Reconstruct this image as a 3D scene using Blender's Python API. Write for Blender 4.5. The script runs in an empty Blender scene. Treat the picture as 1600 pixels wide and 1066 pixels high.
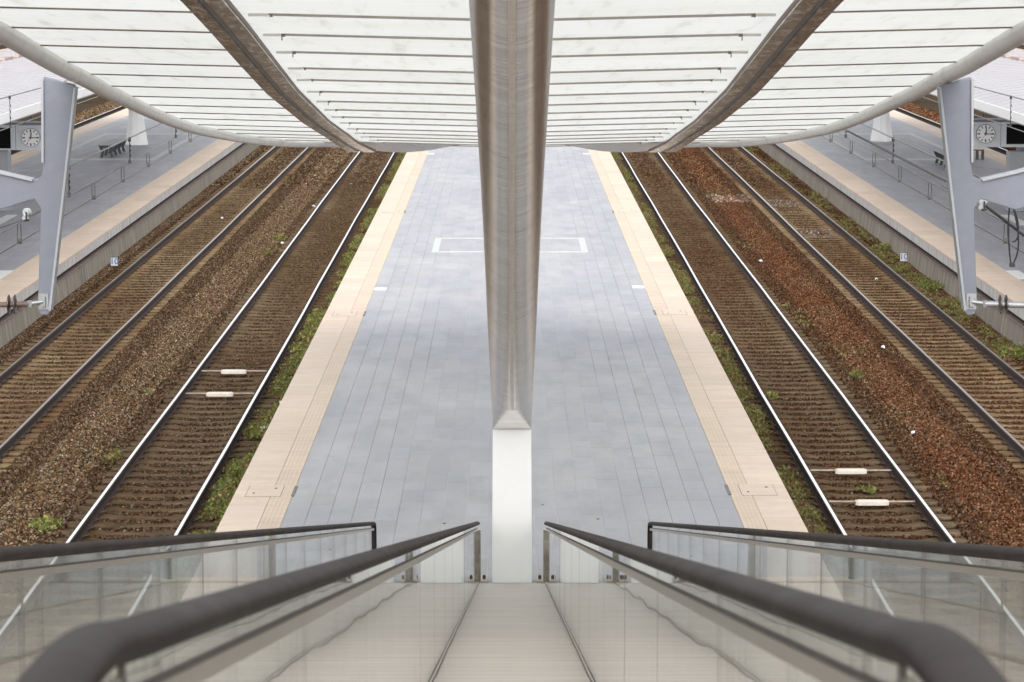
import bpy, math, random
import numpy as np
from mathutils import Vector, Matrix, noise
R = math.radians
rnd = random.Random(7)
S = bpy.context.scene
COL = S.collection

# ------------------------------------------------------------------ camera
cam_d = bpy.data.cameras.new('camera')
cam_d.lens = 101.25
cam_d.sensor_width = 36
cam_d.clip_start = 0.1
cam_d.clip_end = 3000
cam_d.dof.use_dof = True
cam_d.dof.focus_distance = 38
cam_d.dof.aperture_fstop = 13
cam = bpy.data.objects.new('camera', cam_d)
cam.location = (0, 0, 7.5)
cam.rotation_euler = (R(90 - 7.657), 0, 0)
COL.objects.link(cam)
S.camera = cam

# ------------------------------------------------------------------ light
W = bpy.data.worlds.new('World')
S.world = W
W.use_nodes = True
nt = W.node_tree
nt.nodes.clear()
sky = nt.nodes.new('ShaderNodeTexSky')
sky.sky_type = 'NISHITA'
sky.sun_disc = False
sky.sun_elevation = R(36)
sky.sun_rotation = R(178)
sky.air_density = 1.0
sky.dust_density = 2.0
hs = nt.nodes.new('ShaderNodeHueSaturation')
hs.inputs['Saturation'].default_value = 0.16
bg = nt.nodes.new('ShaderNodeBackground')
bg.inputs['Strength'].default_value = 0.15
wo = nt.nodes.new('ShaderNodeOutputWorld')
nt.links.new(sky.outputs[0], hs.inputs['Color'])
nt.links.new(hs.outputs[0], bg.inputs['Color'])
nt.links.new(bg.outputs[0], wo.inputs['Surface'])
sl = bpy.data.lights.new('sun', 'SUN')
sl.energy = .6
sl.angle = R(50)
sl.color = (1, 0.96, 0.9)
sun = bpy.data.objects.new('sun', sl)
# direction to the sun for sun_rotation 178 deg, elevation 36 deg
sd = Vector((math.sin(R(178)) * math.cos(R(36)), math.cos(R(178)) * math.cos(R(36)), math.sin(R(36))))
sun.rotation_euler = sd.to_track_quat('Z', 'Y').to_euler()
COL.objects.link(sun)
S.view_settings.view_transform = 'Standard'
S.view_settings.look = 'None'
S.view_settings.gamma = 1
S.view_settings.exposure = 1.24
S.view_settings.use_curve_mapping = False
S.cycles.max_bounces = 10
S.cycles.transparent_max_bounces = 32
S.cycles.diffuse_bounces = 4
S.cycles.glossy_bounces = 6
S.cycles.caustics_reflective = False
S.cycles.caustics_refractive = False

# ------------------------------------------------------------------ materials
MATS = {}
class NT:
    def __init__(s, name):
        s.m = bpy.data.materials.new(name)
        s.m.use_nodes = True
        s.t = s.m.node_tree
        s.t.nodes.clear()
        s.out = s.n('ShaderNodeOutputMaterial')
        MATS[name] = s.m
    def n(s, typ, **k):
        o = s.t.nodes.new(typ)
        for a, b in k.items():
            setattr(o, a, b)
        return o
    def l(s, a, b):
        s.t.links.new(a, b)
    def set(s, sock, v):
        if hasattr(v, 'is_output') or isinstance(v, bpy.types.NodeSocket):
            s.l(v, sock)
        else:
            sock.default_value = v
    def geo(s):
        return s.n('ShaderNodeNewGeometry').outputs['Position']
    def obj(s):
        return s.n('ShaderNodeTexCoord').outputs['Object']
    def mapping(s, vec, scale):
        m = s.n('ShaderNodeMapping')
        s.l(vec, m.inputs['Vector'])
        m.inputs['Scale'].default_value = scale
        return m.outputs[0]
    def noise(s, vec, scale, detail=3, rough=.55, dist=0):
        o = s.n('ShaderNodeTexNoise')
        s.l(vec, o.inputs['Vector'])
        o.inputs['Scale'].default_value = scale
        o.inputs['Detail'].default_value = detail
        o.inputs['Roughness'].default_value = rough
        o.inputs['Distortion'].default_value = dist
        return o.outputs['Fac']
    def voro(s, vec, scale, feature='F1', out='Distance'):
        o = s.n('ShaderNodeTexVoronoi', feature=feature)
        s.l(vec, o.inputs['Vector'])
        o.inputs['Scale'].default_value = scale
        return o.outputs[out]
    def ramp(s, fac, stops):
        o = s.n('ShaderNodeValToRGB')
        e = o.color_ramp.elements
        while len(e) < len(stops):
            e.new(0.5)
        for i, (p, c) in enumerate(stops):
            e[i].position = p
            if not isinstance(c, (tuple, list)):
                c = (c, c, c)
            e[i].color = (*c[:3], 1)
        s.l(fac, o.inputs[0])
        return o.outputs[0]
    def mix(s, f, a, b, mode='MIX'):
        o = s.n('ShaderNodeMix', data_type='RGBA', blend_type=mode)
        s.set(o.inputs[0], f)
        for i, v in ((6, a), (7, b)):
            if isinstance(v, (tuple, list)):
                v = (*v[:3], 1)
            s.set(o.inputs[i], v)
        return o.outputs[2]
    def math(s, op, a, b=0.0, c=None):
        o = s.n('ShaderNodeMath', operation=op)
        s.set(o.inputs[0], a)
        s.set(o.inputs[1], b)
        if c is not None:
            s.set(o.inputs[2], c)
        return o.outputs[0]
    def attr(s, name):
        return s.n('ShaderNodeAttribute', attribute_name=name).outputs['Color']
    def bump(s, h, strength=.3, dist=.01):
        o = s.n('ShaderNodeBump')
        s.l(h, o.inputs['Height'])
        o.inputs['Strength'].default_value = strength
        o.inputs['Distance'].default_value = dist
        return o.outputs[0]
    def pbr(s, col, rough=.6, metal=0.0, normal=None, spec=.5):
        b = s.n('ShaderNodeBsdfPrincipled')
        if isinstance(col, (tuple, list)):
            col = (*col[:3], 1)
        s.set(b.inputs['Base Color'], col)
        s.set(b.inputs['Roughness'], rough)
        s.set(b.inputs['Metallic'], metal)
        b.inputs['Specular IOR Level'].default_value = spec
        if normal is not None:
            s.l(normal, b.inputs['Normal'])
        s.l(b.outputs[0], s.out.inputs['Surface'])
        return b

def worn(name, c, rough=.5, metal=0, var=.15, scale=3.0, grime=(.2, .17, .13), gam=.25, stretch=(1, 1, 1), spec=.5, bump=.05):
    n = NT(name)
    p = n.mapping(n.geo(), stretch)
    f = n.noise(p, scale, 4)
    c1 = tuple(x * (1 - var) for x in c)
    c2 = tuple(min(1, x * (1 + var * .6)) for x in c)
    col = n.mix(n.ramp(f, [(.3, 0), (.7, 1)]), c1, c2)
    g = n.noise(p, scale * 2.7, 5, .65)
    col = n.mix(n.math('MULTIPLY', n.ramp(g, [(.5, 0), (.75, 1)]), gam), col, grime)
    r = n.math('ADD', n.math('MULTIPLY', f, .25), rough - .12)
    n.pbr(col, r, metal, n.bump(n.noise(p, scale * 9, 3), .3, bump * .1), spec)
    return n.m

# blue-grey stone paving
n = NT('paving_stone')
g = n.geo()
big = n.noise(n.mapping(g, (1, .35, 1)), .55, 3, .6)
mid = n.noise(n.mapping(g, (2.4, .8, 1)), 1.0, 4, .6)
fine = n.noise(g, 60, 2, .7)
col = n.mix(n.ramp(big, [(.35, 0), (.65, 1)]), (.35, .345, .37), (.43, .42, .425))
col = n.mix(n.math('MULTIPLY', n.ramp(mid, [(.45, 0), (.7, 1)]), .5), col, (.30, .31, .32))
col = n.mix(.75, col, n.attr('tint'), 'MULTIPLY')
col = n.mix(n.math('MULTIPLY', n.ramp(fine, [(.3, 1), (.55, 0)]), .5), col, (.23, .25, .28))
col = n.mix(n.math('MULTIPLY', n.ramp(n.noise(g, 110, 1, .7), [(.56, 0), (.66, 1)]), .35), col, (.62, .63, .65))
sp_ = n.voro(g, 2.3)
col = n.mix(n.math('MULTIPLY', n.math('LESS_THAN', sp_, .045), .55), col, (.16, .16, .17))
sp_ = n.voro(n.mapping(g, (1, 1, 1)), 3.7)
col = n.mix(n.math('MULTIPLY', n.math('LESS_THAN', sp_, .03), .5), col, (.75, .75, .76))
rust = n.noise(n.mapping(g, (1.2, .5, 1)), .9, 5, .7)
col = n.mix(n.math('MULTIPLY', n.ramp(rust, [(.6, 0), (.74, 1)]), .35), col, (.42, .36, .27))
n.pbr(col, n.math('ADD', n.math('MULTIPLY', mid, .2), .42), 0, n.bump(fine, .25, .004), .15)

# cream edge stone
n = NT('cream_stone')
g = n.geo()
a = n.noise(n.mapping(g, (1.5, 5, 1)), .8, 4, .6)
col = n.mix(n.ramp(a, [(.3, 0), (.7, 1)]), (.61, .485, .38), (.70, .58, .47))
col = n.mix(.8, col, n.attr('tint'), 'MULTIPLY')
b = n.noise(n.mapping(g, (3, 1, 1)), 2.5, 5, .7)
col = n.mix(n.math('MULTIPLY', n.ramp(b, [(.52, 0), (.72, 1)]), .35), col, (.58, .43, .30))
col = n.mix(n.math('MULTIPLY', n.ramp(n.noise(g, 70, 2), [(.55, 0), (.7, 1)]), .25), col, (.45, .35, .26))
n.pbr(col, .6, 0, n.bump(n.noise(g, 50, 2), .2, .004), .4)

# joints: light mortar and dark dirt mixed
n = NT('joint_mortar')
g = n.geo()
a = n.noise(n.mapping(g, (.8, .12, 1)), 1.0, 3, .6)
sxm = n.n('ShaderNodeSeparateXYZ'); n.l(g, sxm.inputs[0])
# the middle rows are pointed with pale mortar, the outer rows have lost it
inner = n.math('ADD', n.math('MULTIPLY', n.math('ABSOLUTE', sxm.outputs['X']), -.28), n.math('ADD', n.math('MULTIPLY', a, .9), .45))
n.pbr(n.mix(n.ramp(inner, [(.38, 0), (.55, 1)]), (.22, .21, .20), (.60, .60, .61)), .9, 0, None, .1)

# beige ramp stone with fine crosswise grain
n = NT('beige_stone')
g = n.geo()
a = n.noise(n.mapping(g, (.6, 9, 9)), 1.2, 4, .65)
b = n.noise(n.mapping(g, (.25, 3, 3)), .8, 3, .6)
col = n.mix(n.ramp(a, [(.38, 0), (.62, 1)]), (.43, .37, .315), (.585, .525, .46))
col = n.mix(n.math('MULTIPLY', n.ramp(b, [(.45, 0), (.7, 1)]), .5), col, (.51, .475, .42))
col = n.mix(.7, col, n.attr('tint'), 'MULTIPLY')
c = n.noise(n.mapping(g, (.5, 14, 14)), 3, 2, .5)
col = n.mix(n.math('MULTIPLY', n.ramp(c, [(.62, 0), (.7, 1)]), .35), col, (.35, .31, .26))
n.pbr(col, .45, 0, n.bump(a, .2, .004), .4)

# ballast bed under the stones
n = NT('ballast_bed')
g = n.geo()
v = n.voro(g, 16, 'F1', 'Color')
d = n.voro(g, 16, 'F1', 'Distance')
f = n.noise(g, .5, 4, .6)
col = n.mix(n.ramp(f, [(.35, 0), (.65, 1)]), (.085, .055, .036), (.11, .085, .06))
col = n.mix(.6, col, v, 'MULTIPLY')
n.pbr(col, .95, 0, n.bump(n.ramp(d, [(0, 1), (.8, 0)]), .8, .03), 0)

# single ballast stones
n = NT('ballast_stone')
oi = n.n('ShaderNodeObjectInfo')
g = n.geo()
base = n.ramp(oi.outputs['Random'], [(0, (.026, .016, .010)), (.25, (.082, .05, .03)), (.45, (.15, .093, .056)), (.6, (.055, .043, .035)), (.75, (.23, .16, .10)), (.88, (.13, .117, .106)), (.97, (.29, .24, .19)), (1, (.36, .32, .28))])
# rustier on the right-hand side, duller in the track beds
sx = n.n('ShaderNodeSeparateXYZ')
n.l(oi.outputs['Location'], sx.inputs[0])
side = n.ramp(n.math('MULTIPLY_ADD', sx.outputs['X'], .05, .5), [(.45, 0), (.8, 1)])
patch = n.noise(n.mapping(g, (.5, .12, .5)), 1.2, 3, .6)
rusty = n.mix(1.0, base, (.86, .56, .43), 'MULTIPLY')
tan = n.mix(1.0, base, (1.0, .92, .82), 'MULTIPLY')
col = n.mix(side, tan, rusty)
col = n.mix(n.math('MULTIPLY', n.ramp(patch, [(.45, 0), (.7, 1)]), .55), col, n.mix(1.0, base, (.95, .95, .75), 'MULTIPLY'))
ax = n.math('ABSOLUTE', sx.outputs['X'])
t1 = n.math('LESS_THAN', n.math('ABSOLUTE', n.math('SUBTRACT', ax, 5.5)), 1.45)
t2 = n.math('LESS_THAN', n.math('ABSOLUTE', n.math('SUBTRACT', ax, 9.3)), 1.45)
col = n.mix(n.math('MULTIPLY', n.math('ADD', t1, t2), .6), col, n.mix(1.0, base, (.42, .36, .31), 'MULTIPLY'))
n.pbr(col, .9, 0, n.bump(n.noise(g, 60, 3), .4, .01), 0)

# sleepers
n = NT('sleeper_concrete')
g = n.geo()
f = n.noise(n.mapping(g, (1, 3, 1)), 2.0, 4, .65)
col = n.mix(n.ramp(f, [(.3, 0), (.7, 1)]), (.075, .05, .032), (.20, .15, .095))
sxs = n.n('ShaderNodeSeparateXYZ'); n.l(g, sxs.inputs[0])
col = n.mix(n.math('MULTIPLY', n.math('GREATER_THAN', n.math('ABSOLUTE', sxs.outputs['X']), 7.6), .6), col, n.mix(1.0, col, (1.9, 1.85, 1.7), 'MULTIPLY'))
h = n.noise(n.mapping(g, (.3, .08, 1)), 1.0, 3)
col = n.mix(n.ramp(h, [(.4, 0), (.65, 1)]), col, n.mix(1.0, col, (.6, .5, .45), 'MULTIPLY'))
col = n.mix(n.math('MULTIPLY', n.ramp(n.noise(g, 1.3, 3), [(.5, 0), (.7, 1)]), .25), col, (.10, .10, .05))
n.pbr(col, .85, 0, n.bump(n.noise(g, 30, 3), .5, .01), 0)

worn('rail_rust', (.045, .027, .02), .85, 0, .4, 4, (.03, .02, .015), .5)
n = NT('rail_head_bright')
g = n.geo()
f = n.noise(n.mapping(g, (30, .6, 1)), 1.0, 3)
n.pbr(n.mix(f, (.80, .77, .75), (.92, .90, .89)), n.math('MULTIPLY_ADD', f, .12, .3), .9)
n = NT('rail_head_dull')
f = n.noise(n.mapping(n.geo(), (30, .5, 1)), 1.0, 3)
n.pbr(n.mix(f, (.34, .29, .26), (.58, .53, .49)), .38, .85)
worn('clip_steel', (.10, .055, .035), .6, .2, .4, 20)

# brushed stainless tube: fine hoops round the tube
n = NT('brushed_steel')
o = n.obj()
uv = n.n('ShaderNodeUVMap').outputs[0]
hoop = n.noise(n.mapping(uv, (1.6, 36, 1)), 1.0, 4, .75, .3)
hoop2 = n.noise(n.mapping(uv, (2.0, 26, 1)), 1.0, 3, .7, .5)
col = n.mix(n.ramp(hoop, [(.43, 0), (.57, 1)]), (.58, .54, .51), (.98, .94, .91))
col = n.mix(n.math('MULTIPLY', n.ramp(hoop2, [(.48, 0), (.72, 1)]), .4), col, (.92, .88, .85))
ro = n.math('MULTIPLY_ADD', hoop2, .2, .12)
b = n.pbr(col, ro, .82, n.bump(n.math('ADD', hoop, hoop2), .6, .010))
# white paint of post
worn('white_paint', (.93, .925, .915), .45, 0, .008, 2.0, (.75, .72, .66), .10)
worn('grey_paint', (.175, .185, .225), .45, 0, .06, 2.5, (.3, .29, .28), .2, spec=.4)
worn('pale_grey_paint', (.33, .345, .37), .5, 0, .06, 2.5, (.35, .33, .3), .2)
worn('tube_white_paint', (.80, .79, .77), .35, 0, .07, 1.5, (.36, .29, .2), .3, (1, 1, 1))
worn('purlin_paint', (.25, .205, .18), .5, .2, .25, 5)
worn('purlin_pale', (.46, .42, .40), .5, .2, .15, 5)
worn('dark_rubber', (.032, .025, .0225), .55, 0, .08, 3, (.07, .052, .042), .2, spec=.045)
worn('black_plastic', (.02, .02, .022), .4, 0, .2, 5)
worn('cable_steel', (.10, .095, .09), .45, .6, .2, 5)
worn('cable_black', (.02, .02, .02), .5, 0, .2, 5)
worn('insulator_brown', (.065, .045, .04), .25, 0, .3, 8)
worn('galvanised', (.33, .34, .35), .5, .5, .2, 8)
worn('weld_highlight_paint', (.92, .88, .84), .45, .6, .1, 9)
worn('rod_brown', (.40, .32, .26), .6, .3, .3, 8)
worn('concrete_wall', (.29, .25, .20), .9, 0, .4, 1.6, (.10, .08, .05), .8, (1, 3.5, .25))
worn('wall_cap', (.26, .185, .16), .85, 0, .25, 2, (.08, .06, .05), .5)
worn('white_face', (.60, .57, .55), .7, 0, .2, 1.3, (.16, .13, .09), .95, (1, 4, .3))
worn('gap_shadow', (.02, .018, .016), .95, 0, .3, 2)
worn('inlay_pale', (.55, .56, .545), .6, 0, .08, 4)
worn('paint_white_mark', (.82, .82, .80), .6, 0, .06, 6)
worn('box_pinkish', (.66, .60, .53), .55, 0, .1, 10, (.3, .2, .15), .35)
worn('roof_white', (.80, .80, .82), .5, 0, .05, 1.2, (.55, .45, .40), .3)
worn('roof_rib', (.40, .31, .28), .6, 0, .2, 2)
worn('bench_dark', (.06, .07, .07), .5, .2, .2, 4)
worn('bench_light', (.32, .36, .35), .45, .2, .2, 4)
worn('clock_white', (.85, .86, .87), .35, 0, .02, 4)
worn('red_paint', (.45, .05, .04), .5)
worn('blue_sign', (.05, .13, .38), .5)
worn('litter_white', (.75, .77, .80), .6)
worn('sign_white', (.58, .60, .62), .5, 0, .1, 20, (.3, .25, .2), .4)
worn('screen_black', (.008, .008, .009), .7, 0, .1, 5, (.01, .01, .01), .1, spec=.05)
worn('case_paint', (.62, .66, .70), .5, 0, .05, 2)
worn('insulator_rod', (.15, .10, .08), .6, 0, .3, 9)
worn('deck_stone', (.36, .33, .29), .7, 0, .1, 2)
# weathered mirror steel under the beams; brown reflection and bright glints painted into the colour
n = NT('beam_steel')
g = n.geo()
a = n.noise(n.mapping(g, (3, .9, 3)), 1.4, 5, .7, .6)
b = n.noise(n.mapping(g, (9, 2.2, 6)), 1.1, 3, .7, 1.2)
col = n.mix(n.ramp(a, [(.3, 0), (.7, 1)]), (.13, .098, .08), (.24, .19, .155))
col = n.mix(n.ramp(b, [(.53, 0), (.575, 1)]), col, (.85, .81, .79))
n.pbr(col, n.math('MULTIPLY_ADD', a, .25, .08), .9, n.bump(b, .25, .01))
worn('beam_rim', (.20, .13, .10), .5, .5, .3, 4)
worn('beam_groove', (.075, .055, .048), .4, .5, .4, 6)
# satin steel of the balustrades
worn('satin_steel', (.56, .51, .45), .35, .85, .04, 2, (.45, .37, .3), .12, (1, .2, 1))
worn('post_steel', (.42, .40, .36), .22, .9, .3, 3, (.12, .10, .08), .4, (1, 1, 1.5))
worn('seal_soft', (.26, .22, .18), .8)
worn('seal_dark', (.07, .055, .045), .6)

# translucent roof glass
n = NT('roof_glass')
g = n.geo()
a = n.noise(n.mapping(g, (.35, 2, 2)), 1.2, 4, .7)
st = n.noise(n.mapping(g, (7, .7, .7)), 1.0, 4, .7)
col = n.mix(n.ramp(a, [(.4, 0), (.75, 1)]), (.93, .935, .925), (.89, .89, .85))
col = n.mix(n.math('MULTIPLY', n.ramp(st, [(.55, 0), (.72, 1)]), .4), col, (.62, .62, .54))
col = n.mix(.8, col, n.attr('tint'), 'MULTIPLY')
d1 = n.n('ShaderNodeBsdfDiffuse')
t1 = n.n('ShaderNodeBsdfTranslucent')
n.l(col, d1.inputs[0])
n.l(col, t1.inputs[0])
m1 = n.n('ShaderNodeMixShader')
m1.inputs[0].default_value = .80
n.l(d1.outputs[0], m1.inputs[1])
n.l(t1.outputs[0], m1.inputs[2])
gl = n.n('ShaderNodeBsdfGlossy')
gl.inputs['Roughness'].default_value = .35
m2 = n.n('ShaderNodeMixShader')
m2.inputs[0].default_value = .05
n.l(m1.outputs[0], m2.inputs[1])
n.l(gl.outputs[0], m2.inputs[2])
n.l(m2.outputs[0], n.out.inputs['Surface'])

n = NT('roof_sheet_white')
g = n.geo()
col = n.mix(n.noise(n.mapping(g, (1, .2, 1)), 1.5, 3), (.66, .66, .69), (.74, .74, .76))
d1 = n.n('ShaderNodeBsdfDiffuse'); t1 = n.n('ShaderNodeBsdfTranslucent')
n.l(col, d1.inputs[0]); n.l(col, t1.inputs[0])
m1 = n.n('ShaderNodeMixShader'); m1.inputs[0].default_value = .45
n.l(d1.outputs[0], m1.inputs[1]); n.l(t1.outputs[0], m1.inputs[2]); n.l(m1.outputs[0], n.out.inputs['Surface'])

# balustrade glass
for gname, gk in (('balustrade_glass', .95), ('inner_glass', 1.25)):
  n = NT(gname)
  g = n.geo()
  wav = n.noise(n.mapping(g, (.2, .9, .5)), 1.0, 1, .4)
  bmp = n.bump(wav, .22, .006)
  tr = n.n('ShaderNodeBsdfTransparent')
  tr.inputs[0].default_value = (.915, .935, .928, 1)
  gs = n.n('ShaderNodeBsdfGlossy')
  gs.inputs['Roughness'].default_value = .012
  gs.inputs[0].default_value = (1, 1, 1, 1)
  n.l(bmp, gs.inputs['Normal'])
  fr = n.n('ShaderNodeFresnel')
  n.l(n.math('MULTIPLY_ADD', n.n('ShaderNodeNewGeometry').outputs['Backfacing'], 1 / 1.52 - 1.52, 1.52), fr.inputs['IOR'])
  mx = n.n('ShaderNodeMixShader')
  n.l(n.math('MULTIPLY', fr.outputs[0], gk), mx.inputs[0])
  n.l(tr.outputs[0], mx.inputs[1])
  n.l(gs.outputs[0], mx.inputs[2])
  df = n.n('ShaderNodeBsdfDiffuse')
  df.inputs[0].default_value = (.62, .66, .62, 1)
  mz = n.n('ShaderNodeMixShader')
  dirt = n.noise(n.mapping(g, (1, 3, 3)), 1.3, 4, .7)
  n.l(n.math('MULTIPLY_ADD', n.ramp(dirt, [(.4, 0), (.8, 1)]), .035, .008), mz.inputs[0])
  n.l(mx.outputs[0], mz.inputs[1])
  n.l(df.outputs[0], mz.inputs[2])
  n.l(mz.outputs[0], n.out.inputs['Surface'])

# weeds
n = NT('weed_leaf')
at = n.attr('tint')
d1 = n.n('ShaderNodeBsdfPrincipled')
n.l(at, d1.inputs['Base Color'])
d1.inputs['Roughness'].default_value = .6
t1 = n.n('ShaderNodeBsdfTranslucent')
n.l(at, t1.inputs[0])
m1 = n.n('ShaderNodeMixShader')
m1.inputs[0].default_value = .3
n.l(d1.outputs[0], m1.inputs[1])
n.l(t1.outputs[0], m1.inputs[2])
n.l(m1.outputs[0], n.out.inputs['Surface'])
M = MATS

# ------------------------------------------------------------------ mesh helpers
def shx(y):
    return -0.0018 * (y - 36)

class MB:
    def __init__(s):
        s.v, s.f, s.m, s.uv = [], [], [], {}
    def quad(s, a, b, c, d, m=0):
        i = len(s.v)
        s.v += [a, b, c, d]
        s.f.append((i, i + 1, i + 2, i + 3))
        s.m.append(m)
    def hexa(s, p, m=0, bottom=True):
        # p: 4 bottom (ccw from above), 4 top
        i = len(s.v)
        s.v += [tuple(q) for q in p]
        F = [(4, 5, 6, 7), (0, 1, 5, 4), (1, 2, 6, 5), (2, 3, 7, 6), (3, 0, 4, 7)]
        if bottom:
            F.append((3, 2, 1, 0))
        for q in F:
            s.f.append(tuple(i + k for k in q))
            s.m.append(m)
    def box(s, x0, x1, y0, y1, z0, z1, m=0, bottom=True):
        s.hexa([(x0, y0, z0), (x1, y0, z0), (x1, y1, z0), (x0, y1, z0), (x0, y0, z1), (x1, y0, z1), (x1, y1, z1), (x0, y1, z1)], m, bottom)
    def slab(s, x0, x1, y0, y1, z0, z1, ch=.004, m=0):
        # box with small chamfer on the top edges, no bottom
        i = len(s.v)
        s.v += [(x0, y0, z0), (x1, y0, z0), (x1, y1, z0), (x0, y1, z0),
                (x0, y0, z1 - ch), (x1, y0, z1 - ch), (x1, y1, z1 - ch), (x0, y1, z1 - ch),
                (x0 + ch, y0 + ch, z1), (x1 - ch, y0 + ch, z1), (x1 - ch, y1 - ch, z1), (x0 + ch, y1 - ch, z1)]
        for a in range(4):
            b = (a + 1) % 4
            s.f.append((i + a, i + b, i + 4 + b, i + 4 + a)); s.m.append(m)
            s.f.append((i + 4 + a, i + 4 + b, i + 8 + b, i + 8 + a)); s.m.append(m)
        s.f.append((i + 8, i + 9, i + 10, i + 11)); s.m.append(m)
    def tube(s, pts, r, seg=10, m=0, caps=True, squash=None):
        pts = [Vector(p) for p in pts]
        n_ = len(pts)
        rs = r if isinstance(r, (list, tuple)) else [r] * n_
        base = len(s.v)
        up = Vector((0, 0, 1))
        prev = None
        for k, p in enumerate(pts):
            t = (pts[min(k + 1, n_ - 1)] - pts[max(k - 1, 0)]).normalized()
            if prev is None:
                a = t.cross(up)
                if a.length < .05:
                    a = t.cross(Vector((0, 1, 0)))
                a.normalize()
            else:
                a = prev - t * prev.dot(t)
                a.normalize()
            prev = a
            b = a.cross(t)
            for j in range(seg):
                an = 2 * math.pi * j / seg
                ca, sa = math.cos(an), math.sin(an)
                if squash:
                    sa *= squash
                s.v.append(tuple(p + (a * ca + b * sa) * rs[k]))
        for k in range(n_ - 1):
            for j in range(seg):
                j2 = (j + 1) % seg
                q = (base + k * seg + j, base + k * seg + j2, base + (k + 1) * seg + j2, base + (k + 1) * seg + j)
                s.f.append(q); s.m.append(m)
                s.uv[len(s.f) - 1] = [(j / seg, k / 10), ((j + 1) / seg, k / 10), ((j + 1) / seg, (k + 1) / 10), (j / seg, (k + 1) / 10)]
        if caps:
            s.f.append(tuple(base + j for j in reversed(range(seg)))); s.m.append(m)
            s.f.append(tuple(base + (n_ - 1) * seg + j for j in range(seg))); s.m.append(m)
    def prism(s, outline, axis, a0, a1, m=0):
        # outline: 2D pts; axis 'x','y','z' extrusion
        i = len(s.v)
        k = len(outline)
        def P(u, w, a):
            return {'x': (a, u, w), 'y': (u, a, w), 'z': (u, w, a)}[axis]
        s.v += [P(u, w, a0) for u, w in outline] + [P(u, w, a1) for u, w in outline]
        for q in range(k):
            q2 = (q + 1) % k
            s.f.append((i + q, i + q2, i + k + q2, i + k + q)); s.m.append(m)
        s.f.append(tuple(i + q for q in reversed(range(k)))); s.m.append(m)
        s.f.append(tuple(i + k + q for q in range(k))); s.m.append(m)
    def build(s, name, mats, parent=None, smooth=False, shear=False, tint=None, loc=None, bevel=0, fixn=True):
        me = bpy.data.meshes.new(name)
        v = s.v
        if shear:
            v = [(x + shx(y), y, z) for x, y, z in v]
        if loc is not None:
            v = [(x - loc[0], y - loc[1], z - loc[2]) for x, y, z in v]
        me.from_pydata(v, [], s.f)
        if not isinstance(mats, (list, tuple)):
            mats = [mats]
        for q in mats:
            me.materials.append(M[q])
        me.polygons.foreach_set('material_index', s.m)
        if s.uv:
            ul = me.uv_layers.new(name='UVMap')
            for pi, uvs in s.uv.items():
                for li, c in zip(me.polygons[pi].loop_indices, uvs):
                    ul.data[li].uv = c
        if smooth:
            me.polygons.foreach_set('use_smooth', [True] * len(me.polygons))
        if tint is not None:
            at = me.color_attributes.new('tint', 'FLOAT_COLOR', 'CORNER')
            arr = np.ones((len(me.loops), 4), 'f')
            if isinstance(tint, tuple):
                arr[:, :3] = tint
            else:
                t = np.array(tint, 'f')  # per face
                tot = np.zeros(len(me.polygons), 'i')
                me.polygons.foreach_get('loop_total', tot)
                arr[:, :3] = np.repeat(t, tot, axis=0)
            at.data.foreach_set('color', arr.ravel())
        me.update()
        if fixn:
            import bmesh
            bm = bmesh.new(); bm.from_mesh(me)
            bmesh.ops.recalc_face_normals(bm, faces=bm.faces)
            bm.to_mesh(me); bm.free()
        if smooth:
            try:
                me.set_sharp_from_angle(angle=R(40))
            except Exception:
                pass
        o = bpy.data.objects.new(name, me)
        COL.objects.link(o)
        if loc is not None:
            o.location = loc
        if parent is not None:
            o.parent = parent
            o.matrix_parent_inverse = Matrix.Identity(4)
            if loc is None:
                o.location = tuple(-c for c in parent.location)
            else:
                o.location = Vector(loc) - parent.location
        if bevel:
            b = o.modifiers.new('bevel', 'BEVEL')
            b.width = bevel; b.segments = 2; b.limit_method = 'ANGLE'
        return o

def tag(o, label=None, cat=None, group=None, kind=None):
    if label: o['label'] = label
    if cat: o['category'] = cat
    if group: o['group'] = group
    if kind: o['kind'] = kind
    return o
def thing(name, label, cat, loc, group=None):
    o = bpy.data.objects.new(name, None)
    o.empty_display_size = .2
    COL.objects.link(o)
    o.location = loc
    return tag(o, label, cat, group)
def copy_child(src, parent, loc, rz=0):
    c = src.copy()
    COL.objects.link(c)
    c.parent = parent
    c.location = Vector(loc) - parent.location
    c.rotation_euler = (0, 0, rz)
    return c
def interp(tab, y):
    ys = [t[0] for t in tab]; xs = [t[1] for t in tab]
    return float(np.interp(y, ys, xs))
def smooth_pts(pts, n_=6):
    # Catmull-Rom
    P = [Vector(p) for p in pts]
    P = [P[0] * 2 - P[1]] + P + [P[-1] * 2 - P[-2]]
    out = []
    for i in range(1, len(P) - 2):
        for k in range(n_):
            t = k / n_
            a, b, c, d = P[i - 1:i + 3]
            out.append(.5 * ((2 * b) + (c - a) * t + (2 * a - 5 * b + 4 * c - d) * t * t + (3 * b - a - 3 * c + d) * t ** 3))
    out.append(P[-2])
    return out

# ================================================================== GROUND
gb = MB()
gb.quad((-900, -300, -1.06), (900, -300, -1.06), (900, 2500, -1.06), (-900, 2500, -1.06))
ground = gb.build('ground', 'ballast_bed')
tag(ground, kind='structure')

Z_BAL = -.975   # top of bedding, sleepers stand just proud

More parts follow.
